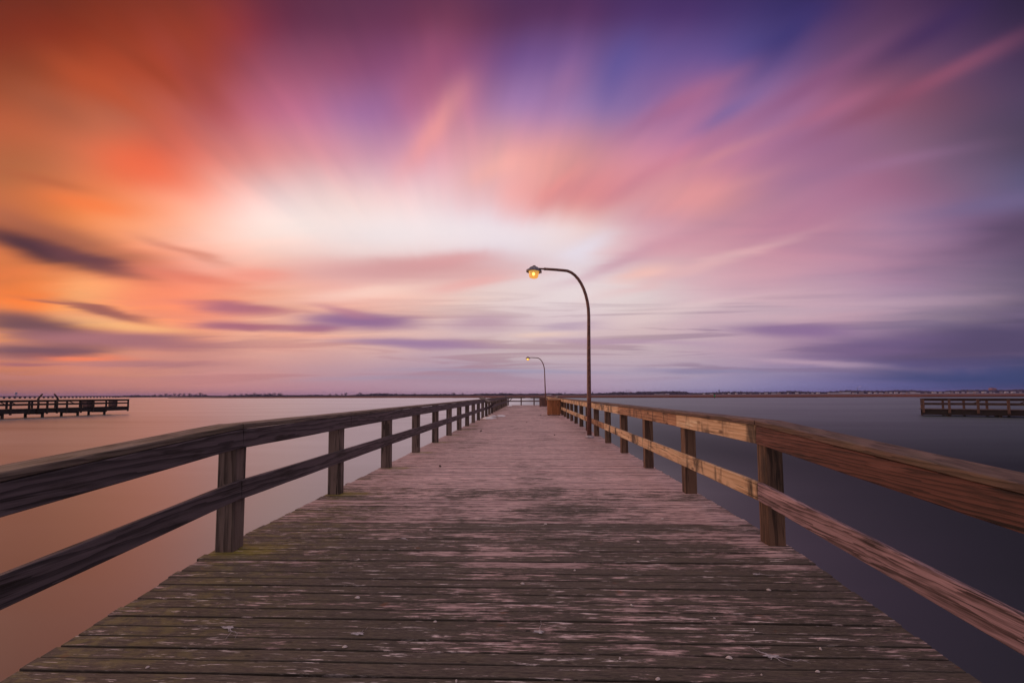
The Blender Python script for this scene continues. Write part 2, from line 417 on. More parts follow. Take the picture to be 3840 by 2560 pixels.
# ----------------------------------------------------------------- camera
FPX = 1707.0; TH = R(3.6); ROLL = 0.005
phi = math.atan((1982.0 - 1920.0) / FPX * math.cos(TH))
fwd = Vector((-math.sin(phi)*math.cos(TH), math.cos(phi)*math.cos(TH), math.sin(TH)))
r0 = Vector((math.cos(phi), math.sin(phi), 0)); u0 = r0.cross(fwd)
rt = r0*math.cos(ROLL) - u0*math.sin(ROLL); upv = rt.cross(fwd)
cam = bpy.data.cameras.new('camera'); camo = bpy.data.objects.new('camera', cam); COL.objects.link(camo)
mat = Matrix((rt, upv, -fwd)).transposed().to_4x4(); mat.translation = Vector((0, 0, 1.23))
camo.matrix_world = mat
cam.sensor_width = 36.0; cam.lens = 36.0*FPX/3840.0
cam.shift_x = 0.0001; cam.shift_y = 0.0238
cam.clip_start = 0.05; cam.clip_end = 30000
SC.camera = camo

# ----------------------------------------------------------------- sky
def srgb(c):
    return [((v/255.0+0.055)/1.055)**2.4 if v/255.0 > 0.04045 else v/255.0/12.92 for v in c]

SKY_ROWS = {
 0:   [(140,50,28),(150,55,30),(148,58,38),(150,58,48),(118,50,72),(108,55,82),(112,56,88),(115,58,85),(96,54,94),(94,54,96),(82,54,106),(76,52,106),(66,52,106),(64,48,100),(84,54,90),(66,44,82),(52,38,68)],
 180: [(160,72,42),(190,78,45),(178,72,48),(160,66,58),(150,80,105),(150,80,110),(135,78,120),(155,85,120),(120,84,142),(124,90,146),(104,86,150),(110,84,144),(88,76,138),(108,74,118),(110,72,105),(90,62,98),(70,50,82)],
 370: [(190,95,60),(195,105,75),(205,100,78),(190,95,95),(195,110,135),(180,115,150),(165,115,165),(205,128,145),(165,125,175),(165,125,170),(140,110,165),(165,108,150),(150,108,155),(160,100,135),(140,85,110),(112,74,100),(86,66,96)],
 555: [(190,105,65),(225,120,80),(232,105,72),(230,130,115),(230,150,150),(220,155,165),(215,160,180),(230,165,175),(230,165,165),(220,150,150),(200,135,160),(190,125,155),(170,115,150),(158,105,140),(140,100,128),(115,85,112),(85,70,95)],
 740: [(220,118,70),(252,140,80),(255,165,125),(252,185,165),(250,222,218),(252,218,212),(250,220,218),(238,205,210),(242,182,182),(225,145,140),(215,150,160),(220,150,150),(185,128,152),(170,118,148),(155,105,135),(130,100,130),(95,88,125)],
 860: [(235,130,75),(245,150,100),(255,165,125),(252,200,180),(253,232,222),(250,232,228),(247,234,234),(245,232,235),(235,228,240),(245,220,215),(215,170,185),(205,150,165),(185,130,155),(180,128,152),(168,130,160),(135,100,135),(95,75,105)],
 980: [(215,115,65),(240,130,85),(250,140,110),(250,165,145),(248,175,155),(242,190,180),(240,205,200),(235,197,195),(230,205,210),(228,212,220),(225,180,185),(215,165,175),(205,150,165),(190,140,162),(170,125,150),(135,105,135),(98,80,108)],
 1100:[(255,130,65),(252,165,105),(255,140,100),(250,150,120),(250,190,165),(252,180,165),(252,195,180),(240,205,195),(235,212,208),(238,222,222),(230,212,212),(215,180,190),(205,165,180),(190,155,175),(160,130,160),(135,115,140),(105,92,118)],
 1200:[(250,160,90),(252,165,105),(252,170,120),(252,155,125),(250,185,155),(247,190,165),(242,195,180),(228,195,190),(222,198,202),(218,195,203),(222,195,195),(212,180,190),(205,178,185),(195,160,175),(165,140,160),(135,115,135),(90,75,105)],
 1300:[(215,130,100),(220,140,110),(225,145,125),(212,142,130),(228,165,150),(225,168,158),(222,178,172),(205,170,178),(218,192,188),(210,182,187),(205,180,185),(195,165,180),(185,150,170),(155,125,155),(120,95,135),(100,85,120),(72,66,104)],
 1400:[(185,115,95),(205,130,115),(210,140,120),(212,145,140),(200,145,145),(185,148,160),(178,148,168),(170,150,172),(168,152,175),(178,158,180),(182,162,182),(170,150,175),(155,140,170),(135,120,160),(105,95,140),(80,80,128),(50,65,105)],
 1470:[(160,100,100),(170,110,110),(180,118,120),(185,125,130),(190,135,145),(190,140,155),(188,145,158),(188,150,165),(192,155,170),(185,155,175),(175,155,180),(155,145,180),(130,125,170),(105,105,155),(80,88,140),(58,72,120),(30,55,95)],
}
TOP = [(84,36,26),(88,38,28),(86,38,34),(84,38,44),(76,36,54),(72,38,60),(72,40,66),(70,40,70),(60,38,74),(56,36,76),(50,36,78),(46,34,78),(42,34,74),(42,32,70),(44,32,62),(40,28,56),(32,26,44)]
# sx, sy, half-length, half-width, slope (deg, downwards to the right), colour, opacity, hardness
CLOUDS = [
 (60,300,160,70,25,(165,88,62),.6,1),(270,235,240,48,30,(200,82,45),.6,1),(430,120,220,32,40,(155,62,38),.55,1),
 (640,200,210,48,50,(160,68,60),.55,1),(480,565,230,60,22,(240,108,72),.55,1),(50,600,190,24,12,(190,98,62),.6,1),
 (240,700,230,42,8,(255,125,66),.65,1),(1610,440,175,52,-55,(240,158,155),.7,1),(1850,615,95,45,-20,(252,180,170),.65,1),
 (2110,670,95,28,-35,(240,152,148),.65,1),(2350,235,140,55,-65,(88,84,154),.4,1),(1560,230,190,90,-62,(165,90,122),.5,1),(2120,290,170,60,-50,(150,106,150),.4,1),(2750,400,140,34,-30,(120,102,162),.6,1),
 (2660,320,210,36,-28,(160,105,145),.6,1),(2980,110,160,60,-40,(56,52,114),.6,1),(3090,300,270,38,-30,(140,85,125),.6,1),
 (3460,330,320,30,-25,(138,80,105),.65,1),(3140,412,160,26,-25,(172,102,132),.6,1),(3520,110,220,50,-30,(62,42,90),.6,1),
 (2450,640,200,34,-28,(200,125,145),.55,1),(2200,690,170,52,-20,(224,142,148),.6,1),(2640,735,220,28,-17,(222,150,155),.55,1),(2560,370,190,42,-30,(172,104,140),.5,1),(3560,270,280,28,-27,(146,82,108),.55,1),(2650,600,230,26,-20,(208,140,150),.55,1),
 (3700,790,220,36,-8,(118,102,142),.7,1),(3800,880,220,48,-18,(90,70,98),.6,1),(3330,620,260,26,-10,(155,112,148),.5,1),
 (130,842,400,54,18,(150,86,70),.75,1.1),(30,886,350,42,17,(60,34,54),.97,1.15),(330,962,170,22,17,(150,88,82),.6,1),(240,940,200,26,17,(105,58,68),.8,1),
 (630,905,160,16,19,(205,125,105),.55,1),(680,1020,220,25,10,(225,122,102),.65,1),(940,1012,130,26,3,(250,148,128),.6,1),
 (240,1060,190,46,6,(255,180,118),.55,1),(350,1195,270,22,6,(255,188,128),.65,1),(20,1090,110,70,0,(255,124,52),.6,1),
 (330,1141,165,17,12,(132,80,84),.92,1.4),(150,1112,120,7,9,(165,95,85),.7,1),
 (40,1205,270,46,9,(108,70,84),.95,1.6),(380,1262,400,28,3,(166,108,118),.85,1.4),(60,1302,260,26,0,(116,76,94),.95,1.5),
 (480,1350,320,17,1,(172,115,124),.65,1),(0,1347,130,6,1,(150,92,110),.7,1),(250,1327,170,8,1,(247,130,94),.8,1),
 (620,1110,300,64,4,(255,144,106),.5,1),(860,1143,190,21,6,(180,108,124),.85,1.3),(905,1211,200,17,2,(172,106,124),.9,1.4),(1170,1222,95,14,1,(172,112,134),.85,1.3),
 (1350,1198,230,27,2,(146,106,148),.97,1.5),(1280,1160,110,14,12,(186,124,146),.6,1),(1100,1247,230,10,2,(255,180,152),.65,1),
 (1570,1284,280,17,3,(162,128,162),.88,1.3),(1810,1205,130,28,2,(188,152,170),.75,1.2),
 (1520,995,400,46,-1,(214,154,156),.78,1.1),(1720,958,160,26,-4,(222,156,158),.6,1),(1350,1085,200,22,-3,(255,216,202),.6,1),
 (1760,1055,130,28,-12,(240,168,164),.55,1),(1700,860,330,50,0,(247,234,236),.5,1),
 (2190,930,90,36,-30,(232,224,237),.65,1),(2330,975,200,22,-22,(208,160,176),.6,1),(2410,1030,115,22,-9,(247,194,184),.75,1),
 (2640,1000,300,18,-17,(230,182,184),.65,1),(2620,880,320,40,-20,(200,142,160),.5,1),
 (2150,1228,140,11,-1,(184,158,180),.65,1.2),(2350,1285,340,9,3,(184,152,176),.6,1.2),(2030,1255,120,9,-1,(245,208,190),.5,1),
 (2960,1245,220,30,2,(138,108,150),.85,1.2),(2650,1397,250,9,2,(148,138,170),.75,1.3),(2500,1180,260,16,-10,(232,205,205),.5,1),
 (3150,1165,380,24,-3,(202,166,182),.6,1),(3650,1305,460,58,-4,(82,70,104),.85,1.4),(3250,1310,260,34,-4,(118,94,136),.6,1),
 (3000,1365,240,10,5,(190,160,180),.6,1),(3600,1425,420,20,1,(48,66,112),.6,1),
 (1950,1392,420,8,1,(158,152,180),.5,1.2),(1500,1415,300,8,0,(168,150,172),.5,1.2),
]
def build_world():
    w = bpy.data.worlds.new('World'); SC.world = w; w.use_nodes = True
    nt = NT(w.node_tree); nt.n.clear()
    out = nt.new('ShaderNodeOutputWorld'); bg = nt.new('ShaderNodeBackground')
    d = nt.new('ShaderNodeTexCoord').outputs['Generated']
    x, y, z = nt.sep(d)
    yy = nt.math('MAXIMUM', y, 0.22)
    # tangent plane of the northern sky, measured from the point on the horizon the pier runs to
    P0 = nt.math('MULTIPLY_ADD', nt.math('DIVIDE', x, yy), FPX, 1982.0)
    Q0 = nt.math('MULTIPLY_ADD', nt.math('DIVIDE', z, yy), -FPX, 1478.0)
    V0 = nt.comb(P0, Q0, 0.0)
    # wind-drawn streaks: flat ones low down, fanned out ones higher up
    nlow = nt.noise(nt.mapping(V0, scale=(1/620, 1/75, 1)), 1.0, 3, 0.5, 0.3, '2D', 1)
    dP = nt.math('SUBTRACT', P0, 1750.0); dQ = nt.math('SUBTRACT', Q0, 1420.0)
    th = nt.math('ARCTAN2', dQ, dP)
    rr = nt.math('LOGARITHM', nt.math('MAXIMUM', nt.math('SQRT', nt.math('ADD', nt.math('MULTIPLY', dP, dP), nt.math('MULTIPLY', dQ, dQ))), 60.0), math.e)
    nhi = nt.noise(nt.comb(nt.math('MULTIPLY', th, 4.2), nt.math('MULTIPLY', rr, 1.0), 0.0), 1.0, 3, 0.5, 0.2, '2D', 1)
    hi = nt.smooth(Q0, 1080.0, 700.0)
    wl = nt.vmath('MULTIPLY', nt.vmath('SUBTRACT', nlow, (0.5, 0.5, 0.5)), (190.0, 40.0, 0.0))
    wh = nt.vmath('MULTIPLY', nt.vmath('SUBTRACT', nhi, (0.5, 0.5, 0.5)), (64.0, 64.0, 0.0))
    mv = nt.new('ShaderNodeMix', data_type='VECTOR')
    nt.put(mv.inputs[0], hi); nt.put(mv.inputs[4], wl); nt.put(mv.inputs[5], wh)
    V = nt.vmath('ADD', V0, mv.outputs[1])
    P, Q, _ = nt.sep(V)
    # smooth base colours
    rows = dict(SKY_ROWS); rows[-330] = TOP; rows[1580] = SKY_ROWS[1470]
    ys = sorted(rows)
    def at(yv, ci):
        yv = min(max(yv, ys[0]), ys[-1])
        for a, b in zip(ys, ys[1:]):
            if a <= yv <= b:
                t = (yv-a)/(b-a)
                ca = srgb(rows[a][ci]); cb = srgb(rows[b][ci])
                return [p + (q-p)*t for p, q in zip(ca, cb)]
    STEP = 92.5; NR = 21
    rowy = [1480.0 - STEP*i for i in range(NR)]           # horizon upwards
    NC = 17
    grid = [[at(rowy[r], c) for c in range(NC)] for r in range(NR)]
    grid = [[g[0]] + g + [[v*0.8 for v in g[-1]]] for g in grid]; NX = NC + 2
    def sharpen(vals):                                      # undo the spline's softening a little
        o = []
        for i in range(len(vals)):
            a = vals[max(i-1, 0)]; b = vals[i]; c = vals[min(i+1, len(vals)-1)]
            o.append([max(0.004, 1.36*q - 0.18*(p+r)) for p, q, r in zip(a, b, c)])
        return o
    grid = [sharpen(g) for g in grid]
    cols = [sharpen([grid[r][c] for r in range(NR)]) for c in range(NX)]
    X0, X1 = -240.0, 4080.0
    fx = nt.smooth(P, X0, X1, 0, 1, 'LINEAR')
    fy = nt.smooth(Q, rowy[0], rowy[-1], 0, 1, 'LINEAR')
    acc = None
    for r in range(NR):
        cr = nt.new('ShaderNodeValToRGB'); cr.color_ramp.interpolation = 'B_SPLINE'
        el = cr.color_ramp.elements
        el[0].position = 0.0; el[1].position = 1.0
        for c in range(1, NX-1): el.new(c/(NX-1))
        for c in range(NX): el[c].color = c4(*cols[c][r])
        # (the tiny term makes each row wait for the one before it, which keeps the shader small)
        fxi, fyi = (fx, fy) if acc is None else (nt.math('MULTIPLY_ADD', acc, 1e-6, fx), nt.math('MULTIPLY_ADD', acc, 1e-6, fy))
        nt.put(cr.inputs[0], fxi)
        wr = nt.new('ShaderNodeValToRGB'); wr.color_ramp.interpolation = 'B_SPLINE'
        el = wr.color_ramp.elements
        ks = [k for k in range(r-3, r+4) if 0 <= k <= NR-1]
        el[0].position = ks[0]/(NR-1); el[1].position = ks[-1]/(NR-1)
        for k in ks[1:-1]: el.new(k/(NR-1))
        for i, k in enumerate(ks):
            v = 1.0 if k == r else 0.0
            el[i].color = c4(v, v, v)
        nt.put(wr.inputs[0], fyi)
        n = nt.new('ShaderNodeVectorMath', operation='MULTIPLY_ADD')
        nt.put(n.inputs[0], cr.outputs[0]); nt.put(n.inputs[1], wr.outputs[0])
        nt.put(n.inputs[2], acc if acc is not None else (0, 0, 0))
        acc = n.outputs[0]
    col = acc
    # thin layered bars close to the horizon
    bars = nt.noise(nt.mapping(V0, scale=(1/800, 1/42, 1)), 1.0, 3, 0.55, 0.6, '2D')
    bm_ = nt.math('MULTIPLY', nt.smooth(bars, 0.46, 0.64), nt.math('MULTIPLY', nt.smooth(Q, 1050.0, 1230.0), nt.smooth(Q, 1470.0, 1380.0)))
    col = nt.mix(nt.math('MULTIPLY', bm_, 0.46), col, nt.mix(nt.smooth(P, 300, 3400), c4(*srgb((188, 122, 124))), c4(*srgb((122, 104, 136)))))
    for (cx, cy, a, b, ang, rgb, op, hard) in CLOUDS:
        v = nt.vmath('MULTIPLY_ADD', col, (1e-6, 1e-6, 0.0))
        nt.put(v.node.inputs[2], V)
        g = 1.2 if cy > 880 else 1.0
        v = nt.mapping(v, (cx, cy, 0), (0, 0, R(ang)), (a*1.1, b*g, 1), 'TEXTURE')
        q = nt.vmath('DOT_PRODUCT', v, v)
        if cy > 880: hard *= 1.15; op = min(0.97, op*1.12)
        if hard != 1: q = nt.math('POWER', q, hard)
        f = nt.math('MULTIPLY', nt.math('POWER', 0.36788, q), op)
        col = nt.mix(f, col, c4(*srgb(rgb)))
    # faint brightness streaks
    sl = nt.sep(nlow)[2]; sh = nt.sep(nhi)[2]
    mf = nt.new('ShaderNodeMix', data_type='FLOAT'); nt.put(mf.inputs[0], hi); nt.put(mf.inputs[2], sl); nt.put(mf.inputs[3], sh)
    gn = nt.math('MULTIPLY', nt.math('SUBTRACT', mf.outputs[0], 0.5), nt.math('MULTIPLY', nt.math('MULTIPLY_ADD', hi, 0.2, 0.2), nt.smooth(rr, 6.1, 7.1)))
    gain = nt.vmath('MULTIPLY_ADD', nt.comb(gn, gn, gn), (1.5, 0.75, 0.45)); gain.node.inputs[2].default_value = (1, 1, 1)
    col = nt.mix(1.0, col, gain, 'MULTIPLY')
    # overhead and the sky behind, both brightened as fill for deck and posts
    zen = nt.smooth(z, 0.73, 0.93)
    col = nt.mix(zen, col, c4(*srgb((226, 204, 206))))
    side = nt.smooth(x, -0.9, 0.9)
    back = nt.mix(side, c4(*srgb((190, 140, 124))), c4(*srgb((124, 112, 138))))
    back = nt.mix(nt.smooth(z, 0.0, 0.7), back, c4(*srgb((208, 188, 192))))
    col = nt.mix(nt.smooth(y, 0.34, -0.15), col, back)
    # clear dusk air behind the clouds
    sky = nt.new('ShaderNodeTexSky', sky_type='NISHITA'); sky.sun_disc = False
    sky.sun_elevation = R(SUN_EL); sky.sun_rotation = R(SUN_AZ); sky.air_density = 1.2; sky.dust_density = 1.0
    skyc = nt.vmath('SCALE', sky.outputs[0], scale=0.05)
    col = nt.mix(0.97, skyc, col)
    nt.put(bg.inputs[0], col); bg.inputs[1].default_value = 1.0
    nt.l.new(bg.outputs[0], out.inputs[0])
    w.cycles.sampling_method = 'MANUAL'; w.cycles.sample_map_resolution = 512

SUN_EL, SUN_AZ = 11.0, -68.0
build_world()
sun = bpy.data.lights.new('sun', 'SUN'); sun.energy = 0.9; sun.angle = R(18); sun.color = (1.0, 0.60, 0.42)
suno = bpy.data.objects.new('sun', sun); COL.objects.link(suno)
sd = Vector((math.sin(R(SUN_AZ))*math.cos(R(SUN_EL)), math.cos(R(SUN_AZ))*math.cos(R(SUN_EL)), math.sin(R(SUN_EL))))
suno.rotation_euler = sd.to_track_quat('Z', 'Y').to_euler()
suno.location = (-20, 10, 12)

# ----------------------------------------------------------------- water, land
def sheet(name, pts, z, mat, kind='structure', lip=0.0, seed=1):
    bm = bmesh.new(); vs = [bm.verts.new((p[0], p[1], z)) for p in pts]
    f = bm.faces.new(vs)
    if lip:
        r = bmesh.ops.extrude_face_region(bm, geom=[f])
        for v in r['geom']:
            if isinstance(v, bmesh.types.BMVert): v.co.z += lip
    bmesh.ops.recalc_face_normals(bm, faces=bm.faces)
    me = bpy.data.meshes.new(name); bm.to_mesh(me); bm.free(); me.materials.append(mat)
    o = bpy.data.objects.new(name, me); COL.objects.link(o); o['kind'] = kind
    return o
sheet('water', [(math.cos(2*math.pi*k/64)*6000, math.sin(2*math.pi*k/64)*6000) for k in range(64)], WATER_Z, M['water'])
sheet('seabed', [(math.cos(2*math.pi*k/64)*6000, math.sin(2*math.pi*k/64)*6000) for k in range(64)], WATER_Z-3.2, M['land'])

def shore(pts, amp, n=14, rnd=random):
    o = []
    for (a, b) in zip(pts, pts[1:]):
        for i in range(n):
            t = i/n; o.append((a[0]+(b[0]-a[0])*t + rnd.uniform(-amp, amp)*.3, a[1]+(b[1]-a[1])*t + rnd.uniform(-amp, amp)))
    o.append(pts[-1]); return o
rs = random.Random(3)
front = shore([(900, 250), (480, 262), (272, 268), (120, 300), (0, 338), (-124, 436), (-297, 508), (-520, 640)], 5, 14, rs)
backl = shore([(-560, 900), (0, 820), (600, 640), (1100, 560)], 8, 8, rs)
tag(sheet('marsh_grass', front + backl, WATER_Z-0.3, M['marsh'], 'stuff', 0.85), 'rust red marsh grass on the low island across the water', 'marsh')
front = shore([(5200, 1000), (1900, 1250), (900, 1150), (0, 1050), (-500, 1000), (-930, 1045), (-960, 1060)], 8, 12, rs)
backl = [(-990, 1120), (-1000, 1500), (-600, 5200), (3000, 5200), (5200, 3000)]
sheet('terrain', front + backl, WATER_Z-0.3, M['land'], 'structure', 0.75)

def P2(px, d, y=None):
    """ground point seen at picture column px, d metres north"""
    r = fwd + rt*((px-1919.5)/FPX) - upv*((1480-1371.4)/FPX)
    return r.x/r.y*d

# distant woods: one mass of lumpy crowns
rw = random.Random(11)
wm = MB()
GZ = WATER_Z + 0.4
def wood_strip(px0, px1, d0, d1, h0, h1, n, w=(7, 16)):
    for i in range(n):
        t = (i + rw.random())/n
        px = px0 + (px1-px0)*t; d = d0 + (d1-d0)*t + rw.uniform(-25, 90)
        h = rw.uniform(h0, h1)*(0.75 + 0.25*math.sin(px*0.021)*math.sin(px*0.0073+1))
        x = P2(px, d); r = rw.uniform(*w)
        wm.blob((x, d, GZ + h*0.45), (r, r, h*0.45), 7, 5, 0.3, rw)
        for j in range(3):
            q = r*rw.uniform(.15, .4); wm.blob((x + rw.uniform(-r, r)*.8, d - 2, GZ + h*rw.uniform(.7, 1.02)), (q, q, h*rw.uniform(.06, .16)), 6, 4, .4, rw)
wood_strip(1380, 2320, 1420, 1500, 4.5, 7.5, 230)
wood_strip(2300, 3000, 1900, 1900, 8, 11, 260)
wood_strip(2950, 4050, 1900, 1750, 10, 14, 420)
wood_strip(2395, 2575, 1800, 1800, 12.5, 15.0, 120)
wood_strip(430, 1400, 1290, 1330, 3.6, 6.0, 420, (5, 9))
tag(wm.build('distant_woods', M['woods']), 'low dark line of woods along the far shore', 'woods', kind='stuff')

# individual trees on the left shore
def make_tree(seed, h, w):
    r = random.Random(seed)
    t = empty('shore_tree')
    tr = MB()
    tr.tube([(0, 0, 0), (0.05*h*r.uniform(-1, 1), 0, h*0.35), (0.08*h*r.uniform(-1, 1), 0, h*0.62)], [0.035*h, 0.026*h, 0.012*h], 6)
    for k in range(6):
        a = r.uniform(0, 6.28); z0 = h*r.uniform(0.3, 0.5)
        tr.tube([(0, 0, z0), (math.cos(a)*w*0.35, math.sin(a)*w*0.35, z0+h*0.2), (math.cos(a)*w*0.6, math.sin(a)*w*0.6, z0+h*0.36)], [0.016*h, 0.01*h, 0.004*h], 5)
    tr.build('trunk', M['bark'], t)
    cr = MB()
    for k in range(34):
        a = r.uniform(0, 6.28); q = math.sqrt(r.random()); zz = r.uniform(-1, 1)
        s = math.sqrt(max(0.05, 1-zz*zz))
        c = Vector((math.cos(a)*q*s*w, math.sin(a)*q*s*w, h*(0.66 + 0.27*zz)))
        for j in range(14):
            p = c + Vector((r.gauss(0, 1)*w*0.12, r.gauss(0, 1)*w*0.12, r.gauss(0, 1)*h*0.045))
            n = Vector((r.gauss(0, 1), r.gauss(0, 1), r.gauss(0, 1))).normalized()
            u = n.orthogonal().normalized()*0.08*w*r.uniform(0.6, 1.4); vv = n.cross(u)
            cr.add([p-u, p-vv*0.6, p+u, p+vv*0.6], [(0, 1, 2, 3)])
    cr.build('crown', M['crown'], t)
    return t
TREES = [make_tree(1, 7.0, 3.6), make_tree(2, 5.6, 4.2), make_tree(3, 6.4, 2.6)]
TLAB = ['broad dark bare-limbed tree on the low left shore', 'wide low spreading tree on the left shore', 'narrow upright dark tree on the left shore']
tpx = [578, 600, 622, 640, 655, 672, 690, 712, 735, 752, 770, 862, 880, 905, 925, 940, 955, 975, 995, 1010, 1030, 1050,
       1238, 1262, 1282, 1296, 1340, 1352, 1362, 1392, 1404, 1412, 1420, 1428, 1440, 1452, 1485, 1512, 1555, 1700, 1735]
used = [False]*3
for i, px in enumerate(tpx):
    k = (i*7 + i//3) % 3
    t = TREES[k] if not used[k] else copy_tree(TREES[k]); used[k] = True
    d = 1260 + rw.uniform(-30, 40)
    t.location = (P2(px, d), d, GZ); t.rotation_euler = (0, 0, rw.uniform(0, 6.28))
    s = rw.uniform(1.15, 1.7)*(1.0 if 600 < px < 1060 else 0.85); t.scale = (s*1.25, s*1.25, s)
    tag(t, TLAB[k], 'tree', 'separate trees on the low left shore')

# houses on the far right shore
def house_mb(w, d, h, roof):
    m = MB(); m.box((-w/2, -d/2, 0), (w/2, d/2, h))
    return m
def make_house(wall, w, d, h, rh):
    t = empty('shore_house')
    house_mb(w, d, h, rh).build('wall', wall, t)
    m = MB(); o = 0.4
    m.add([(-w/2-o, -d/2-o, h), (w/2+o, -d/2-o, h), (w/2+o, d/2+o, h), (-w/2-o, d/2+o, h), (-w/2-o, 0, h+rh), (w/2+o, 0, h+rh)],
          [(0, 1, 5, 4), (2, 3, 4, 5), (1, 2, 5), (3, 0, 4), (3, 2, 1, 0)])
    m.build('roof', M['house_roof'], t)
    return t
HS = [make_house(M['house'], 12, 9, 5.5, 2.2), make_house(M['house_dim'], 14, 9, 5.0, 2.6), make_house(M['house'], 20, 10, 3.8, 1.6)]
HL = ['white two-storey house in the row below the far woods', 'grey-sided gabled house in the row below the far woods', 'long low white house in the row below the far woods']
hpx = [2640, 2668, 2712, 2735, 2762, 2790, 2815, 2850, 2873, 2902, 2921, 2955, 2988, 3012, 3030, 3047, 3068, 3205, 3230, 3262, 3284, 3304, 3325, 3341, 3360,
       3388, 3405, 3418, 3428, 3442, 3472, 3503, 3527, 3552, 3570, 3590, 3612, 3638, 3660, 3690, 3715, 3728, 3755, 3774, 3800, 3828]
used = [False]*3
for i, px in enumerate(hpx):
    k = (i*5 + i//4) % 3
    t = HS[k] if not used[k] else copy_tree(HS[k]); used[k] = True
    d = 1560 + rw.uniform(-60, 60) - (px-2640)*0.12
    t.location = (P2(px, d), d, GZ); t.rotation_euler = (0, 0, rw.uniform(-0.7, 0.7)); s = rw.uniform(0.4, 0.8); t.scale = (s, s, s*0.85)
    tag(t, HL[k], 'house', 'houses along the far right shore')
def long_building(px0, px1, d, h, label):
    x0, x1 = P2(px0, d), P2(px1, d); t = empty('waterfront_building', ((x0+x1)/2, d, GZ)); w = x1-x0
    m = MB(); m.box((-w/2, -6, 0), (w/2, 6, h)); m.build('wall', M['house'], t)
    m = MB(); m.box((-w/2-.5, -6.5, h), (w/2+.5, 6.5, h+0.8)); m.build('roof', M['house_roof'], t)
    tag(t, label, 'building')
long_building(3108, 3150, 1480, 2.6, 'long low white building among the far right houses')
long_building(3150, 3186, 1500, 4.6, 'taller white building joined to the long low white one')
long_building(2456, 2490, 1500, 1.6, 'low white shed below the humped wood, left end')
long_building(2496, 2508, 1500, 2.6, 'small white shed below the humped wood, the taller one')
long_building(2050, 2068, 1300, 2.2, 'white building behind the far lamp post')

# landmarks over the tree line
def water_tower(px, d, h, r, label):
    t = empty('water_tower', (P2(px, d), d, GZ))
    m = MB(); m.lathe([(0.0, h-2*r*0.9), (r*0.6, h-1.7*r*.9), (r, h-r*.9), (r*.85, h-.4*r), (0.0, h)], 14); m.build('tank', M['tower'], t)
    m = MB(); m.tube([(0, 0, 0), (0, 0, h-1.6*r)], [r*0.22, r*0.2], 8)
    for k in range(5):
        a = k*1.2566; m.tube([(math.cos(a)*r, math.sin(a)*r, 0), (math.cos(a)*r*.7, math.sin(a)*r*.7, h-1.2*r)], [r*.07]*2, 5)
    m.build('leg_frame', M['tower'], t)
    tag(t, label, 'water tower')
water_tower(60, 1500, 18.5, 3.6, 'mushroom shaped water tower beyond the left causeway bridge')
water_tower(2697, 2300, 21, 4.0, 'small dark water tower over the far woods right of the humped wood')
def chimney(px, d, h, r, label):
    t = empty('smokestack', (P2(px, d), d, GZ))
    m = MB(); m.tube([(0, 0, 0), (0, 0, h)], [r, r*.7], 10); m.build('shaft', M['tower'], t)
    m = MB(); m.tube([(0, 0, h-1.5), (0, 0, h+0.4)], [r*.85, r*.85], 10); m.build('rim', M['concrete'], t)
    tag(t, label, 'smokestack')
chimney(2350, 3000, 30, 1.6, 'left one of two thin smokestacks above the woods')
chimney(2358.5, 3000, 30, 1.6, 'right one of two thin smokestacks above the woods')
chimney(3216, 2400, 26, 1.5, 'lone smokestack trailing a pink plume over the right shore')
def block(px0, px1, d, h, mat, label):
    x0, x1 = P2(px0, d), P2(px1, d); w = x1-x0
    t = empty('tower_block', ((x0+x1)/2, d, GZ))
    m = MB(); m.box((-w/2, -w/3, 0), (w/2, w/3, h)); m.build('wall', mat, t)
    m = MB(); m.box((-w/5, -w/6, h), (w/6, w/6, h+h*0.08)); m.build('plant_room', M['concrete'], t)
    tag(t, label, 'building')
block(2323, 2330, 3400, 18, M['block'], 'blue grey tower block left of the two smokestacks, left one')
block(2335, 2342, 3400, 18, M['block'], 'blue grey tower block nearest the two smokestacks')
block(2361, 2369, 2400, 12, M['brick'], 'orange brick building at the foot of the smokestacks')
block(2220, 2224, 3000, 16, M['block'], 'thin blue block just right of the near lamp pole')
block(3714, 3732, 2200, 21, M['brick'], 'wide dark building rising over the far right woods')
block(2116, 2121, 3000, 13, M['block'], 'tiny blue block above the wooden bin')

# pink plume from the lone stack
m, nt, out = new_mat('thin smoke')
vol = nt.new('ShaderNodeVolumePrincipled'); vol.inputs['Color'].default_value = c4(0.9, 0.75, 0.72); vol.inputs['Density'].default_value = 0.04
nt.l.new(vol.outputs[0], out.inputs['Volume'])
sm = MB(); sm.tube([(0, 0, 0), (5, 0, 4), (12, 0, 8), (22, 0, 11)], [1.2, 2.6, 3.6, 2.0], 9)
tag(sm.build('smoke', m, None, (P2(3216, 2400), 2400, GZ+26.5)), 'pink plume of smoke drifting right from the lone stack', 'smoke', kind='stuff')

t = empty('radio_mast', (P2(957, 1250), 1250, GZ))
m = MB(); m.tube([(0, 0, 0), (0, 0, 13)], [.45, .2], 6); m.build('mast', M['tower'], t)
m = MB(); m.tube([(0, 0, 0), (4, 0, 8)], [.12, .12], 5); m.tube([(0, 0, 0), (-4, 0, .1)], [.12, .12], 5); m.build('stay', M['tower'], t)
tag(t, 'thin radio mast rising above the dark trees on the left shore', 'mast')
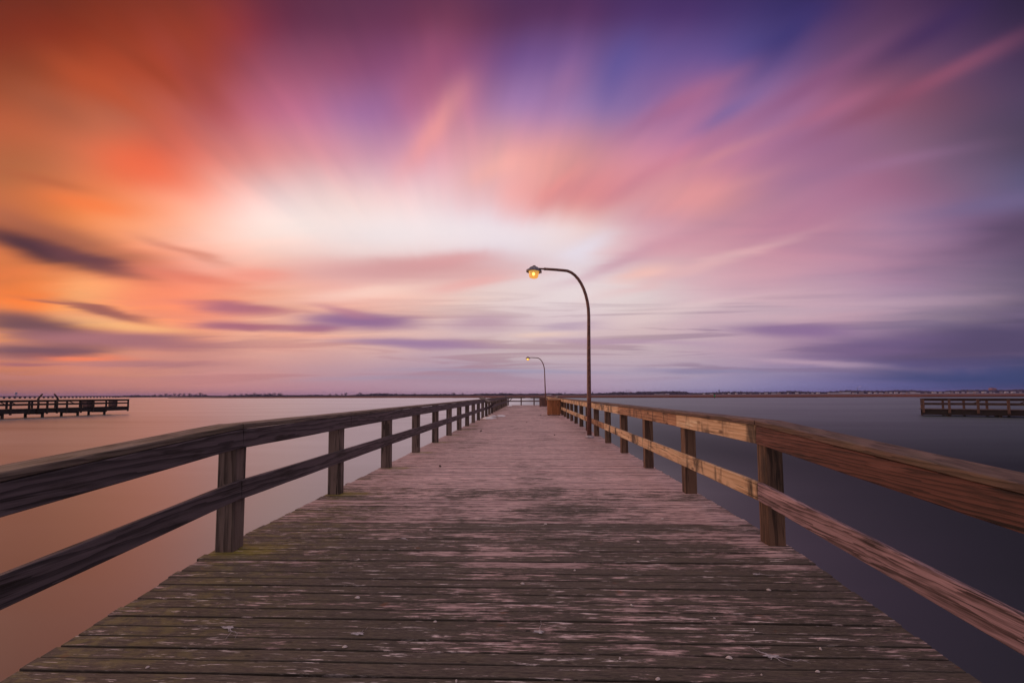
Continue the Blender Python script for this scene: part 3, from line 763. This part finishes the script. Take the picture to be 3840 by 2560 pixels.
# causeway bridge, far left
def causeway():
    t = empty('causeway_bridge')
    a = Vector((P2(-120, 690), 690, 0)); b = Vector((P2(455, 1080), 1080, 0))
    L = (b-a).length; n = 36; t.location = (a.x, a.y, WATER_Z)
    dv = (b-a).normalized(); t.rotation_euler = (0, 0, math.atan2(dv.y, dv.x))
    m = MB(); m.box((0, -4, 3.0), (L, 4, 3.7)); m.build('deck', M['concrete'], t)
    m = MB(); m.box((0, -4.4, 3.7), (L, -4.1, 4.2)); m.build('parapet', M['concrete'], t)
    for i in range(n):
        m = MB(); x = L*i/n
        m.box((x-.7, -1.3, -1), (x+.7, 1.3, 2.5)); m.box((x-.8, -3.6, 2.5), (x+.8, 3.6, 2.99))
        m.build('pillar', M['concrete'], t)
    tag(t, 'long low causeway bridge on many short pillars behind the left dock', 'bridge')
causeway()

# green channel marker
t = empty('channel_marker', (P2(2679, 258), 258, WATER_Z))
m = MB(); m.tube([(0, 0, -2), (0, 0, 2.3)], [0.13, 0.11], 8); m.build('pile', M['pile'], t)
m = MB(); m.box((-0.42, -0.2, 0.95), (0.42, -0.14, 1.8)); m.build('board', M['green'], t)
m = MB(); m.blob((0, 0, 2.4), (0.55, 0.55, 0.2), 9, 4, 0.3, rw); m.build('nest', M['bark'], t)
tag(t, 'green square channel marker on a pole in front of the marsh', 'channel marker')

# ----------------------------------------------------------------- the pier
LX, RX = -2.51, 2.07            # outer faces of the posts
LI, RI = -2.36, 1.93            # inner faces
END = 53.0
YK = 3.72                       # where the ramp begins, towards the viewer
def dz(y): return 0.0 if y >= YK else -(YK-y)*0.080
def rz(y): return 0.0 if y >= YK else -(YK-y)*0.063
def deck():
    r = random.Random(21); m = MB(); y = -4.0; pitch = 0.0945; across = []
    while y < END:
        w = (0.0888 if y < 4.2 else 0.0894) + r.uniform(-0.0012, 0.0012)
        if r.random() < 0.10: w -= 0.005
        yc = y + w/2; z = dz(yc) + r.uniform(-0.0018, 0.0018)
        x0 = LX - 0.02 + r.uniform(-0.008, 0.010); x1 = RX + 0.02 + r.uniform(-0.010, 0.008)
        if r.random() < 0.05: x1 += 0.025
        if r.random() < 0.04: x0 -= 0.02
        sl = dz(y+w)-dz(y)
        n = 10 if yc < 14 else 3
        vs = []
        c = 0.003
        for i in range(n+1):
            x = x0 + (x1-x0)*i/n; j = r.uniform(-.0022, .0022); q = r.uniform(-.0016, .0016)
            for (yy, zz) in ((0, -.038), (w, -.038), (w+q, -c), (w-c+q, 0), (c+q, 0), (q, -c)):
                vs.append((x, y+yy, z + zz + sl*(yy/w - .5) + j))
        fs = []
        for i in range(n):
            for k in range(6):
                k2 = (k+1) % 6; fs.append((i*6+k, (i+1)*6+k, (i+1)*6+k2, i*6+k2))
        fs.append((0, 1, 2, 3, 4, 5)); fs.append(tuple(n*6+k for k in (5, 4, 3, 2, 1, 0)))
        m.add(vs, fs); across += [0.0, 1.0, 1.0, 0.97, 0.03, 0.0]*(n+1)
        y += pitch + r.uniform(-0.001, 0.0015)
    o = m.build('pier_deck', M['deck']); o['kind'] = 'structure'
    at = o.data.attributes.new('across', 'FLOAT', 'POINT'); at.data.foreach_set('value', across)
    # carrying timbers and piles
    for x in (-2.2, -1.45, -0.7, 0.05, 0.8, 1.75):
        s = MB(); s.beam((x, YK, -0.165), (x, END-.05, -0.165), 0.09, 0.24)
        s.beam((x, -3.9, -0.165+dz(-3.9)), (x, YK-.004, -0.165), 0.09, 0.24); s.build('joist', M['dock_y'], o)
    for i in range(18):
        y = -2.6 + i*3.2; s = MB(); s.beam((LX+.03, y, -0.41+dz(y)), (RX-.03, y, -0.41+dz(y)), 0.24, 0.24); s.build('cross_beam', M['dock_x'], o)
        for x in (-1.9, 1.45):
            s = MB(); s.tube([(x, y, -4.4), (x, y, -0.535+dz(y))], [0.15, 0.14], 12); s.build('piling', M['pile'], o)
    return o
deck()

def post_mb(x0, x1, y0, yw, z0, z1, r):
    m = MB(); cx, cy = (x0+x1)/2, y0+yw/2
    lean = r.uniform(-.006, .006)
    m.beam((cx, cy, z0), (cx+lean*0.5, cy+lean, z1), yw, abs(x1-x0), up=(1, 0, 0), ch=0.007, seg=5, jit=0.0015, rnd=r)
    return m

def railing(side):
    r = random.Random(5 if side < 0 else 9)
    t = empty('pier_railing', ((LI if side < 0 else RI), YK, 0))
    ox = t.location.x; oy = YK
    def loc(m, name, mat):
        m.v = [(v[0]-ox, v[1]-oy, v[2]) for v in m.v]
        return m.build(name, mat, t)
    if side < 0:
        ys = [-0.6, 1.40] + [3.62 + 2.045*k for k in range(24)]; x0, x1 = LX, LI; fx = LI + 0.0195 + 0.001
    else:
        ys = [-0.7, 1.42] + [3.83 + 1.944*k for k in range(25)]; x0, x1 = RI, RX; fx = RI - 0.0195 - 0.001
    pm = M['post_dark'] if side < 0 else M['post_brown']
    for y in ys:
        if y > END-0.4: continue
        z = rz(y+.07)
        loc(post_mb(x0, x1, y, 0.14, dz(y)-0.62, 0.962+z, r), 'post', pm)
    # boards, butted at the posts
    if side < 0:
        cuts_t = [-2.0, YK-.07, 5.90, 9.95, 14.05, 18.15, 24.2]; cuts_t2 = [26.3, 30.5, 34.6, 38.6, 42.7, 46.8, 51.2]
        cuts_m = [-2.0, YK-.07, 7.86, 11.95, 16.05, 20.1, 24.2, 28.3, 32.4, 36.5, 40.6, 44.6, 48.7, 52.4]
        cuts_c = [-2.0, YK-.07, 7.86, 11.9, 16.1, 20.0, 24.15]; cuts_c2 = [26.3, 32.4, 36.5, 42.7, 46.8, 51.2]
    else:
        cuts_t = [-2.0, YK+.18, 5.95, 9.78, 13.6, 17.6, 21.5, 25.3, 29.3, 33.1]; cuts_t2 = [35.6, 39.0, 42.8, 46.7, 52.4]
        cuts_m = [-2.0, YK+.18, 7.83, 11.68, 15.6, 19.4, 23.4, 27.2, 31.2, 35.0, 39.0, 42.9, 46.7, 52.4]
        cuts_c = [-2.0, YK+.18, 8.9, 13.6, 17.6, 21.5, 25.3, 29.3, 33.1]; cuts_c2 = [35.6, 42.8, 46.7, 52.4]
    def board(a, b, zc, w, h, name, mat, xc, jit=.0014, gap=0.004):
        m = MB()
        m.beam((xc, a+gap, zc+rz(a+gap if a >= YK-.2 and a > 0 else a)), (xc, b-gap, zc+(0 if b > YK-.3 else rz(b))), w, h, ch=0.005, seg=max(2, int((b-a)/0.35)), jit=jit, rnd=r)
        return loc(m, name, mat)
    def run(cuts, zc, w, h, name, xc, pick, dzj=0.004):
        for i, (a, b) in enumerate(zip(cuts, cuts[1:])):
            board(a, b, zc + (r.uniform(-dzj, dzj) if a > YK+.5 else 0), w, h, name, pick(a), xc + (r.uniform(-.002, .002)))
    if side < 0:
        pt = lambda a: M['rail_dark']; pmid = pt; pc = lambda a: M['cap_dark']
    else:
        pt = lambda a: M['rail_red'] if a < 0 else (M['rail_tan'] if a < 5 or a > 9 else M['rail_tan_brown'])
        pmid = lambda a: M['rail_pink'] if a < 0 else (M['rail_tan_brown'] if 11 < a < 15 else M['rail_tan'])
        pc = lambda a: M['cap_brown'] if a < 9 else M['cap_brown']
    for c in (cuts_t, cuts_t2): run(c, 0.886, 0.039, 0.15, 'top_rail', fx, pt)
    run(cuts_m, 0.478 if side < 0 else 0.42, 0.039, 0.15, 'middle_rail', fx, pmid)
    cxm = (x0+x1)/2 - side*0.012
    for c in (cuts_c, cuts_c2): run(c, 0.985, 0.205, 0.04, 'cap_board', cxm, pc, 0.002)
    return t
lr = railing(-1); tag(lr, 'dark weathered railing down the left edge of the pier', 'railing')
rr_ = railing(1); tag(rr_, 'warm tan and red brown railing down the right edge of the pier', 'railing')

# fence across the end
t = empty('pier_end_fence', (-0.2, END-0.2, 0))
re_ = random.Random(14)
def eloc(m, name, mat):
    m.v = [(v[0]+0.2, v[1]-END+0.2, v[2]) for v in m.v]; return m.build(name, mat, t)
for x in (-2.36, -0.86, 0.63, 1.96):
    eloc(post_mb(x-.07, x+.07, END-.2, .14, -.6, .88, re_), 'post', M['post_dark'])
for (a, b) in ((-2.42, -0.37), (0.22, 2.03)):
    m = MB(); m.beam((a, END-.222, .86), (b, END-.222, .86), .039, .14, seg=6, jit=.001); eloc(m, 'top_rail', M['end_rail'])
for (a, b) in ((-2.42, -.87), (-.866, 2.03)):
    m = MB(); m.beam((a, END-.222, .46), (b, END-.222, .46), .039, .13, seg=6, jit=.001); eloc(m, 'middle_rail', M['end_rail'])
m = MB(); m.beam((-2.5, END-.13, .955), (2.1, END-.13, .955), .2, .045, seg=8, jit=.001); eloc(m, 'cap_board', M['end_rail'])
tag(t, 'low wooden fence across the far end of the pier', 'fence')

# angled bait tables let into the railing
def bait_table(loc, L, flip, label):
    t = empty('bait_table', loc); s = flip
    m = MB(); m.beam((s*-0.10, -.1, .95), (s*-0.10, L, .965), .56, .045, up=(s*0.52, 0, 1), seg=3, jit=.003); m.build('sloping_board', M['cap_dark'], t)
    m = MB(); m.beam((s*0.30, -.05, .83), (s*0.30, L+.1, .85), .50, .045, up=(s*-0.30, 0, 1), seg=3, jit=.003); m.build('inner_shelf', M['cap_dark'], t)
    for y in (0.3, L-.25):
        m = MB(); m.beam((s*0.02, y, .42), (s*0.42, y, .80), .06, .09, up=(0, 1, 0)); m.build('brace', M['rail_dark'], t)
    tag(t, label, 'bait table')
bait_table((-2.30, 24.25, 0), 1.95, 1, 'angled wooden bait table let into the left railing behind the snow')
bait_table((-2.30, 51.3, 0), 1.3, 1, 'angled wooden bait table at the far left corner of the pier')
bait_table((1.86, 33.2, 0), 2.3, -1, 'angled wooden bait table in the right railing behind the orange bin')

# ----------------------------------------------------------------- lamps
def lamp():
    t = empty('street_lamp', (1.707, 13.03, 0))
    m = MB(); m.lathe([(0, .075), (.075, .072), (.105, .06), (.128, .03), (.132, 0.0), (0, 0)][::-1], 20); m.build('base', M['mortar'], t)
    pts = [(0, 0, 0.05), (0.008, 0, 1.2), (0.02, 0, 2.4), (0.035, 0, 3.45)]; rad = [.067, .060, .053, .046]
    # the bend: from vertical up and over to the arm
    for k in range(1, 11):
        a = k/10*math.pi/2
        pts.append((0.037 - 0.70*(1-math.cos(a)), 0, 3.47 + 1.335*math.sin(a))); rad.append(.046 - .0006*k)
    pts += [(-.90, 0, 4.83), (-1.20, 0, 4.855)]; rad += [.039, .037]
    m = MB(); m.tube(pts, rad, 16); m.build('pole', M['metal'], t)
    m = MB(); m.tube([(-1.19, 0, 4.853), (-1.22, 0, 4.856), (-1.25, 0, 4.858), (-1.40, 0, 4.866)], [.041, .041, .027, .027], 12); m.build('arm_collar', M['metal'], t)
    c = (-1.525, 0, 4.80); tl = R(4)
    m = MB(); m.lathe([(.225, -.028), (.228, 0.012), (.20, .032), (.160, .05), (.145, .08), (.11, .112), (.05, .126), (0, .128)], 28, c, True, tl)
    m.lathe([(.225, -.028), (.150, -.004), (.14, .05), (0, .055)], 28, c, True, tl); m.build('shade', M['shade'], t)
    m = MB(); m.lathe([(.05, .12), (.05, .148), (.035, .160), (0, .162)], 14, c, True, tl); cap = m.build('finial', M['metal'], t)
    m = MB(); m.lathe([(.148, -.01), (.146, -.06), (.128, -.165), (.116, -.195), (.07, -.212), (0, -.216)][::-1], 28, c, True, tl); m.build('globe', M['globe'], t)
    m = MB(); m.blob((c[0]-.012, 0, c[2]-.085), (.036, .036, .045), 12, 8, 0.0); m.build('bulb', M['bulb'], t)
    m = MB(); m.tube([(c[0]+.2, -.02, c[2]-.03), (c[0]+.225, -.02, c[2]-.075)], [.008, .006], 6); m.build('latch', M['metal'], t)
    return t
l1 = lamp()
tag(l1, 'near lit pier lamp with tall curved brown pole', 'street lamp', 'lit lamps along the pier')
l2 = copy_tree(l1); l2.location = (1.665, 44.2, 0); l2.rotation_euler = (0, R(-2.2), R(2))
tag(l2, 'far lit pier lamp, its pole leaning behind the orange bin', 'street lamp', 'lit lamps along the pier')

# ----------------------------------------------------------------- bins
def trash_bin(loc, w, d, h, mat, label, trim):
    t = empty('trash_bin', loc); r = random.Random(int(h*1000))
    m = MB(); nb = 6; bw = w/nb
    m.box((0.03, 0.04, .05), (w-.03, d-.04, h-.03))
    for i in range(nb):
        g = r.uniform(.007, .016)
        for y in (0.0, d-.024): m.beam((bw*(i+.5), y+.012, .04), (bw*(i+.5), y+.012, h-.02), .024, bw-g, up=(1, 0, 0), ch=.004)
        for x in (0.0, w-.024):
            dd = (d-.052)/nb; m.beam((x+.012, .026+dd*(i+.5), .04), (x+.012, .026+dd*(i+.5), h-.02), dd-g, .024, up=(1, 0, 0), ch=.004)
    m.build('body', mat, t)
    m = MB(); m.beam((-.03, -.012, h), (w+.03, -.012, h), .05, .04); m.beam((-.03, d+.012, h), (w+.03, d+.012, h), .05, .04)
    m.beam((-.012, .014, h), (-.012, d-.014, h), .05, .04); m.beam((w+.012, .014, h), (w+.012, d-.014, h), .05, .04); m.build('rim', trim, t)
    m = MB(); e = .03
    m.add([(e, e, h+.02), (w-e, e, h+.02), (w-e, d-e, h+.02), (e, d-e, h+.02), (w*.3, d*.5, h+.15), (w*.62, d*.5, h+.15)],
          [(0, 1, 5, 4), (2, 3, 4, 5), (1, 2, 5), (3, 0, 4), (3, 2, 1, 0)]); lid = m.build('lid', trim, t)
    m = MB(); m.beam((w*.46, d*.5, h+.15), (w*.46, d*.5, h+.2), .05, .05, up=(1, 0, 0)); m.build('knob', M['metal'], lid)
    m = MB()
    for (x, y) in ((.04, .05), (w-.12, .05), (.04, d-.13), (w-.12, d-.13)): m.box((x, y, 0), (x+.08, y+.08, .049))
    m.build('skid', M['dock_x'], t)
    tag(t, label, 'trash bin')
trash_bin((1.105, 26.8, 0), .755, .76, .90, M['bin_wood'], 'orange brown wooden litter bin with lid beside the right railing', M['bin_trim'])
trash_bin((1.09, 45.9, 0), .74, .72, .87, M['bin_grey'], 'grey brown wooden litter bin by the foot of the far lamp', M['bin_grey'])

# ----------------------------------------------------------------- small things on the deck
def patch(name, x, y, rx, ry, h, mat, seed, n=16):
    r = random.Random(seed); m = MB()
    ph = [r.uniform(0.72, 1.25) for _ in range(n)]
    vs = []
    for (q, zz) in ((1.0, 0.0), (.93, h*.45), (.7, h*.8), (.35, h)):
        for k in range(n):
            a = 2*math.pi*k/n; j = 1 + (ph[k]-1)*q
            vs.append((math.cos(a)*rx*q*j, math.sin(a)*ry*q*j, zz*r.uniform(.85, 1.1)))
    vs.append((0, 0, h)); fs = []
    for i in range(3):
        for k in range(n):
            k2 = (k+1) % n; fs.append((i*n+k, i*n+k2, (i+1)*n+k2, (i+1)*n+k))
    for k in range(n): fs.append((3*n+k, 3*n+(k+1) % n, 4*n))
    m.add(vs, fs, True)
    return m.build(name, mat, None, (x, y, dz(y)+0.004))
SN = [(-2.06, 23.4, .26, .42, .09, 'snow patch against the left posts, the nearer one'),
      (-2.0, 25.6, .22, .55, .08, 'snow patch under the left bait table, right behind the nearest one'),
      (-1.60, 26.0, .28, .70, .07, 'snow patch lying farthest out on the deck from the left railing'),
      (-1.80, 23.7, .14, .2, .02, 'thin grey slush between the two snow patches'),
      (-2.0, 48.6, .24, .9, .10, 'small snow heap in the far left corner of the pier')]
for i, (x, y, a, b, h, l) in enumerate(SN):
    tag(patch('snow_patch', x, y, a, b, h, M['snow'], 40+i), l, 'snow', 'leftover snow on the pier')

def ground(px, py):
    r = fwd + rt*((px-1919.5)/FPX) - upv*((py-1371.4)/FPX)
    k = -1.23/r.z; y = r.y*k
    for _ in range(6): k = (dz(r.y*k)-1.23)/r.z
    return r.x*k, r.y*k
# shell scraps: where they lie on the boards (metres across, metres along)
rk = random.Random(77)
SH = [(.62, 2.9), (-.35, 2.22), (.60, 2.26), (-.98, 2.46), (-.42, 3.75), (1.0, 2.42), (.15, 4.4), (-.2, 4.9), (-1.1, 2.95), (.32, 3.35),
      (1.24, 2.66), (.05, 2.62), (-1.9, 2.28), (.8, 5.4), (-.7, 6.2), (1.3, 4.6), (-1.5, 7.9), (.25, 6.9), (-.9, 4.2), (.45, 2.40), (-.55, 2.7), (1.55, 3.1),
      (1.1, 2.30), (-1.3, 3.5), (0.9, 3.9), (1.5, 2.5), (1.38, 2.33), (-0.05, 3.15)]
def scrap(seed):
    r = random.Random(seed); m = MB(); n = 9; a = r.uniform(.004, .010); vs = []
    for (q, z) in ((1, .001), (.75, .006), (.35, .009)):
        for k in range(n):
            t_ = 2*math.pi*k/n; j = r.uniform(.75, 1.2); vs.append((math.cos(t_)*a*1.4*q*j, math.sin(t_)*a*q*j, z))
    vs.append((0, 0, .010)); fs = []
    for i in range(2):
        for k in range(n): fs.append((i*n+k, i*n+(k+1) % n, (i+1)*n+(k+1) % n, (i+1)*n+k))
    for k in range(n): fs.append((2*n+k, 2*n+(k+1) % n, 3*n))
    m.add(vs, fs, True)
    return m.build('shell_scrap', M['shell'])
protos = [scrap(i) for i in range(3)]
for i, (x, y) in enumerate(SH):
    o = protos[i] if i < 3 else protos[i % 3].copy()
    if i >= 3: COL.objects.link(o)
    o.location = (x, y, dz(y)+.004); o.rotation_euler = (0, 0, rk.uniform(0, 6.28)); s = rk.uniform(.7, 1.25); o.scale = (s, s, s)
    tag(o, 'small bleached shell scrap lying on the deck boards', 'shell', 'shell scraps on the deck')
WE = [(-1.52, 7.82), (-.1, 20.2), (.77, 13.8), (.7, 26.6), (-1.6, 15.3)]
def clump(seed):
    r = random.Random(seed); m = MB()
    for k in range(5): m.blob((r.uniform(-.03, .03), r.uniform(-.02, .02), .015+.008*k), (.03, .022, .016), 7, 5, .35, r)
    return m.build('seaweed_clump', M['weed'])
pc_ = clump(3)
for i, (x, y) in enumerate(WE):
    o = pc_ if i == 0 else pc_.copy()
    if i: COL.objects.link(o)
    o.location = (x, y, dz(y)+.003); o.rotation_euler = (0, 0, rk.uniform(0, 6.28)); s = rk.uniform(.45, .75); o.scale = (s, s, s)
    tag(o, 'small dark dried clump lying on the open deck', 'seaweed', 'dark dried clumps on the deck')
# splashed bird droppings
def splat(x, y, s, seed, arms, label):
    r = random.Random(seed); m = MB()
    m.blob((0, 0, .001), (.042*s, .016*s, .002), 16, 4, .6, r)
    for k in range(arms):
        a = r.uniform(2.2, 4.6) if k < arms-2 else r.uniform(-1, 1.5); L = r.uniform(.08, .24)*s; n = 7; pts = []
        for i in range(n):
            q = i/(n-1); pts.append((math.cos(a)*L*q + r.uniform(-.006, .006)*s, math.sin(a)*L*q*.8 + .05*s*q*q*r.uniform(-1, 1), .0015))
        m.tube(pts, [.0032*s*(1-.8*i/(n-1)) for i in range(n)], 6, False)
    o = m.build('bird_dropping', M['drop'], None, (x, y, dz(y)+.004)); o.rotation_euler = (R(4.5) if y < YK else 0, 0, 0)
    tag(o, label, 'bird dropping', 'dried bird droppings on the deck')
splat(1.22, 2.44, .72, 4, 5, 'long stringy white dropping on the near right boards')
splat(1.58, 3.32, .55, 6, 2, 'small white dropping beside the near right post')
splat(-1.72, 2.62, .8, 8, 2, 'pale smeared dropping on the mossy near left boards')
splat(-1.08, 3.95, .6, 9, 2, 'faint white dropping near the second left post')
splat(-.95, 2.58, .7, 10, 1, 'flat pale smear left of the middle of the near boards')
splat(0.05, 2.62, .7, 12, 1, 'flat pale smear in the middle of the near boards')

# ----------------------------------------------------------------- neighbouring docks
def dock(loc, ang, L, W, top, deck_z, low, postx, farx, piles, label, post_low, diag=(), sfx=''):
    """runs along local +y from its end; the side seen from here is local x = 0"""
    t = empty('neighbour_dock', (loc[0], loc[1], 0), ang)
    m = MB(); y = -0.15; r = random.Random(8)
    while y < L:
        m.box((-0.08, y, deck_z-.045), (W+.08, y+.135, deck_z+r.uniform(-.004, .004))); y += .142
    m.build('deck', M['dock_x'+sfx], t)
    for x in (0.03, W-.03):
        m = MB(); m.beam((x, 0, (deck_z-.05+low)/2), (x, L, (deck_z-.05+low)/2), .09, deck_z-.05-low); m.build('side_beam', M['dock_y'], t)
    for (x, ps, pl) in ((-.055, postx, post_low), (W+.055, farx, deck_z-.4)):
        for p in ps:
            m = MB(); m.beam((x, p, pl), (x, p, top-.045), .21, .10, up=(1, 0, 0)); m.build('post', M['dock_z'+sfx], t)
        s = 1 if x < 0 else -1
        m = MB(); m.beam((x+s*.075, 0, top-.13), (x+s*.075, L, top-.13), .04, .22); m.build('top_rail', M['dock_y'+sfx], t)
        mid = deck_z + (top-deck_z)*.48
        m = MB(); m.beam((x+s*.075, 0, mid), (x+s*.075, L, mid), .04, .21); m.build('middle_rail', M['dock_y'+sfx], t)
        m = MB(); m.beam((x+s*.03, -.1, top-.02), (x+s*.03, L, top-.02), .22, .045); m.build('cap_board', M['dock_y'+sfx], t)
    mid = deck_z + (top-deck_z)*.48
    for z, w in ((top-.13, .15), (mid, .15)):
        m = MB(); m.beam((0.06, .05, z), (W-.06, .05, z), .04, w); m.build('end_rail', M['dock_x'+sfx], t)
    m = MB(); m.beam((0.1, .03, top-.02), (W-.1, .03, top-.02), .2, .045); m.build('cap_board', M['dock_x'+sfx], t)
    for (x, p) in piles:
        m = MB(); m.tube([(x, p, -4.4), (x, p, low+.02)], [.15, .15], 10); m.build('piling', M['pile'], t)
    for p in sorted({p for _, p in piles}):
        m = MB(); m.beam((0.1, p, low-.08), (W-.1, p, low-.08), .22, .2); m.build('cross_beam', M['dock_x'+sfx], t)
    for (y0, y1) in diag:
        m = MB(); m.beam((W*.5, y0, deck_z+.62), (W*.5, y1, deck_z+.98), .05, .1); m.build('brace', M['dock_y'+sfx], t)
    tag(t, label, 'dock')
    return t
# left: end at (-60.2, 66.6), running towards us
a0 = Vector((-60.2, 66.6)); a1 = Vector((-62.5, 51.9)); dvec = (a1-a0).normalized()
angL = math.atan2(dvec.y, dvec.x) - math.pi/2
# local +y along dvec; local +x then points to -x of the world, away from us
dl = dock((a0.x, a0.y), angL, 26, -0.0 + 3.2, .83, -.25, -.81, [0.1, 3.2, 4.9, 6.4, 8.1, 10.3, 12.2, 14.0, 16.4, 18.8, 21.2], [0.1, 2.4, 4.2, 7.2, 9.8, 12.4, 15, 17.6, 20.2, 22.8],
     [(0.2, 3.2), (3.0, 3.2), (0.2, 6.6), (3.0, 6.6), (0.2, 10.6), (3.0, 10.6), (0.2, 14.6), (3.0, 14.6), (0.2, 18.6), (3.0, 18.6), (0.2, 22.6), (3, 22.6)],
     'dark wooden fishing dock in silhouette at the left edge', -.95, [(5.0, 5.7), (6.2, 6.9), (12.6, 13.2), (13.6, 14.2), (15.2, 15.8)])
dm = dl.matrix_basis
def on_left(x, y, z): 
    return Matrix.Rotation(angL, 4, 'Z') @ Vector((x, y, z)) + Vector((a0.x, a0.y, 0))
def crate(y, label):
    t = empty('dock_box', on_left(0.5, y, -.25), angL)
    m = MB(); m.box((0, 0, .06), (.7, .75, .95)); m.build('body', M['box'], t)
    m = MB(); m.box((-.03, -.03, .951), (.73, .78, 1.0)); m.build('lid', M['box'], t)
    m = MB(); m.box((.05, .05, 0), (.65, .7, .059)); m.build('skid', M['dock_x'], t)
    tag(t, label, 'box')
crate(1.2, 'reddish box on the left dock, nearest its end')
crate(4.6, 'reddish box on the left dock, second from its end')
def pole(y, tip, label):
    t = empty('leaning_pole', on_left(-.2, y, -.9), angL)
    m = MB(); m.tube([(0, 0, 0), (0, -.05*tip, 1.2), (0, .0, 1.95)], [.11, .12, .12], 8); m.build('lower_pole', M['dock_z'], t)
    m = MB(); m.tube([(0, .0, 1.9), (0, -.22*tip, 2.25), (0, -.42*tip, 2.5)], [.10, .09, .08], 8); m.build('upper_pole', M['dock_z'], t)
    tag(t, label, 'pole')
pole(11.4, 1, 'dark pole over the left dock railing, its tip bent right')
pole(9.3, -1, 'dark pole over the left dock railing, its tip bent left')
# right: end at (45.7, 55.0) running right and towards us
b0 = Vector((45.7, 55.0)); b1 = Vector((52.1, 50.1)); dvec = (b1-b0).normalized()
angR = math.atan2(dvec.y, dvec.x) - math.pi/2
def dockR():
    W = 3.0
    # here the near side is local +x flipped: shift the frame so local x = W is the far side
    off = Vector((math.cos(angR), math.sin(angR)))
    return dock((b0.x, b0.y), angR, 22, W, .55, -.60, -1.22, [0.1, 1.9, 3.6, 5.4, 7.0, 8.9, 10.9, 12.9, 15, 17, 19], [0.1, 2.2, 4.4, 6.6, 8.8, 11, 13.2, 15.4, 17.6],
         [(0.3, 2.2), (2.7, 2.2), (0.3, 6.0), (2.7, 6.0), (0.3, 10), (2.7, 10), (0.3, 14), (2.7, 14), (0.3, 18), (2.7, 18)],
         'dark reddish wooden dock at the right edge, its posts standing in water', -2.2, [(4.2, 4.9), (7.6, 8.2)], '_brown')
dockR()

# ----------------------------------------------------------------- air
m, nt, out = new_mat('pale evening haze')
hv = nt.new('ShaderNodeVolumePrincipled'); hv.inputs['Color'].default_value = c4(0.42, 0.42, 0.95)
hv.inputs['Density'].default_value = HAZE; hv.inputs['Anisotropy'].default_value = 0.0
nt.l.new(hv.outputs[0], out.inputs['Volume'])
hz = MB(); hz.box((-6400, -6400, WATER_Z-5.5), (6400, 6400, 34))
tag(hz.build('haze', m), kind='stuff')

# ----------------------------------------------------------------- output
SC.view_settings.view_transform = 'Standard'; SC.view_settings.look = 'None'
SC.view_settings.exposure = 0.0; SC.view_settings.gamma = 1.0
SC.cycles.max_bounces = 6; SC.cycles.diffuse_bounces = 3; SC.cycles.glossy_bounces = 3
SC.cycles.sample_clamp_indirect = 4.0
SC.cycles.use_denoising = True
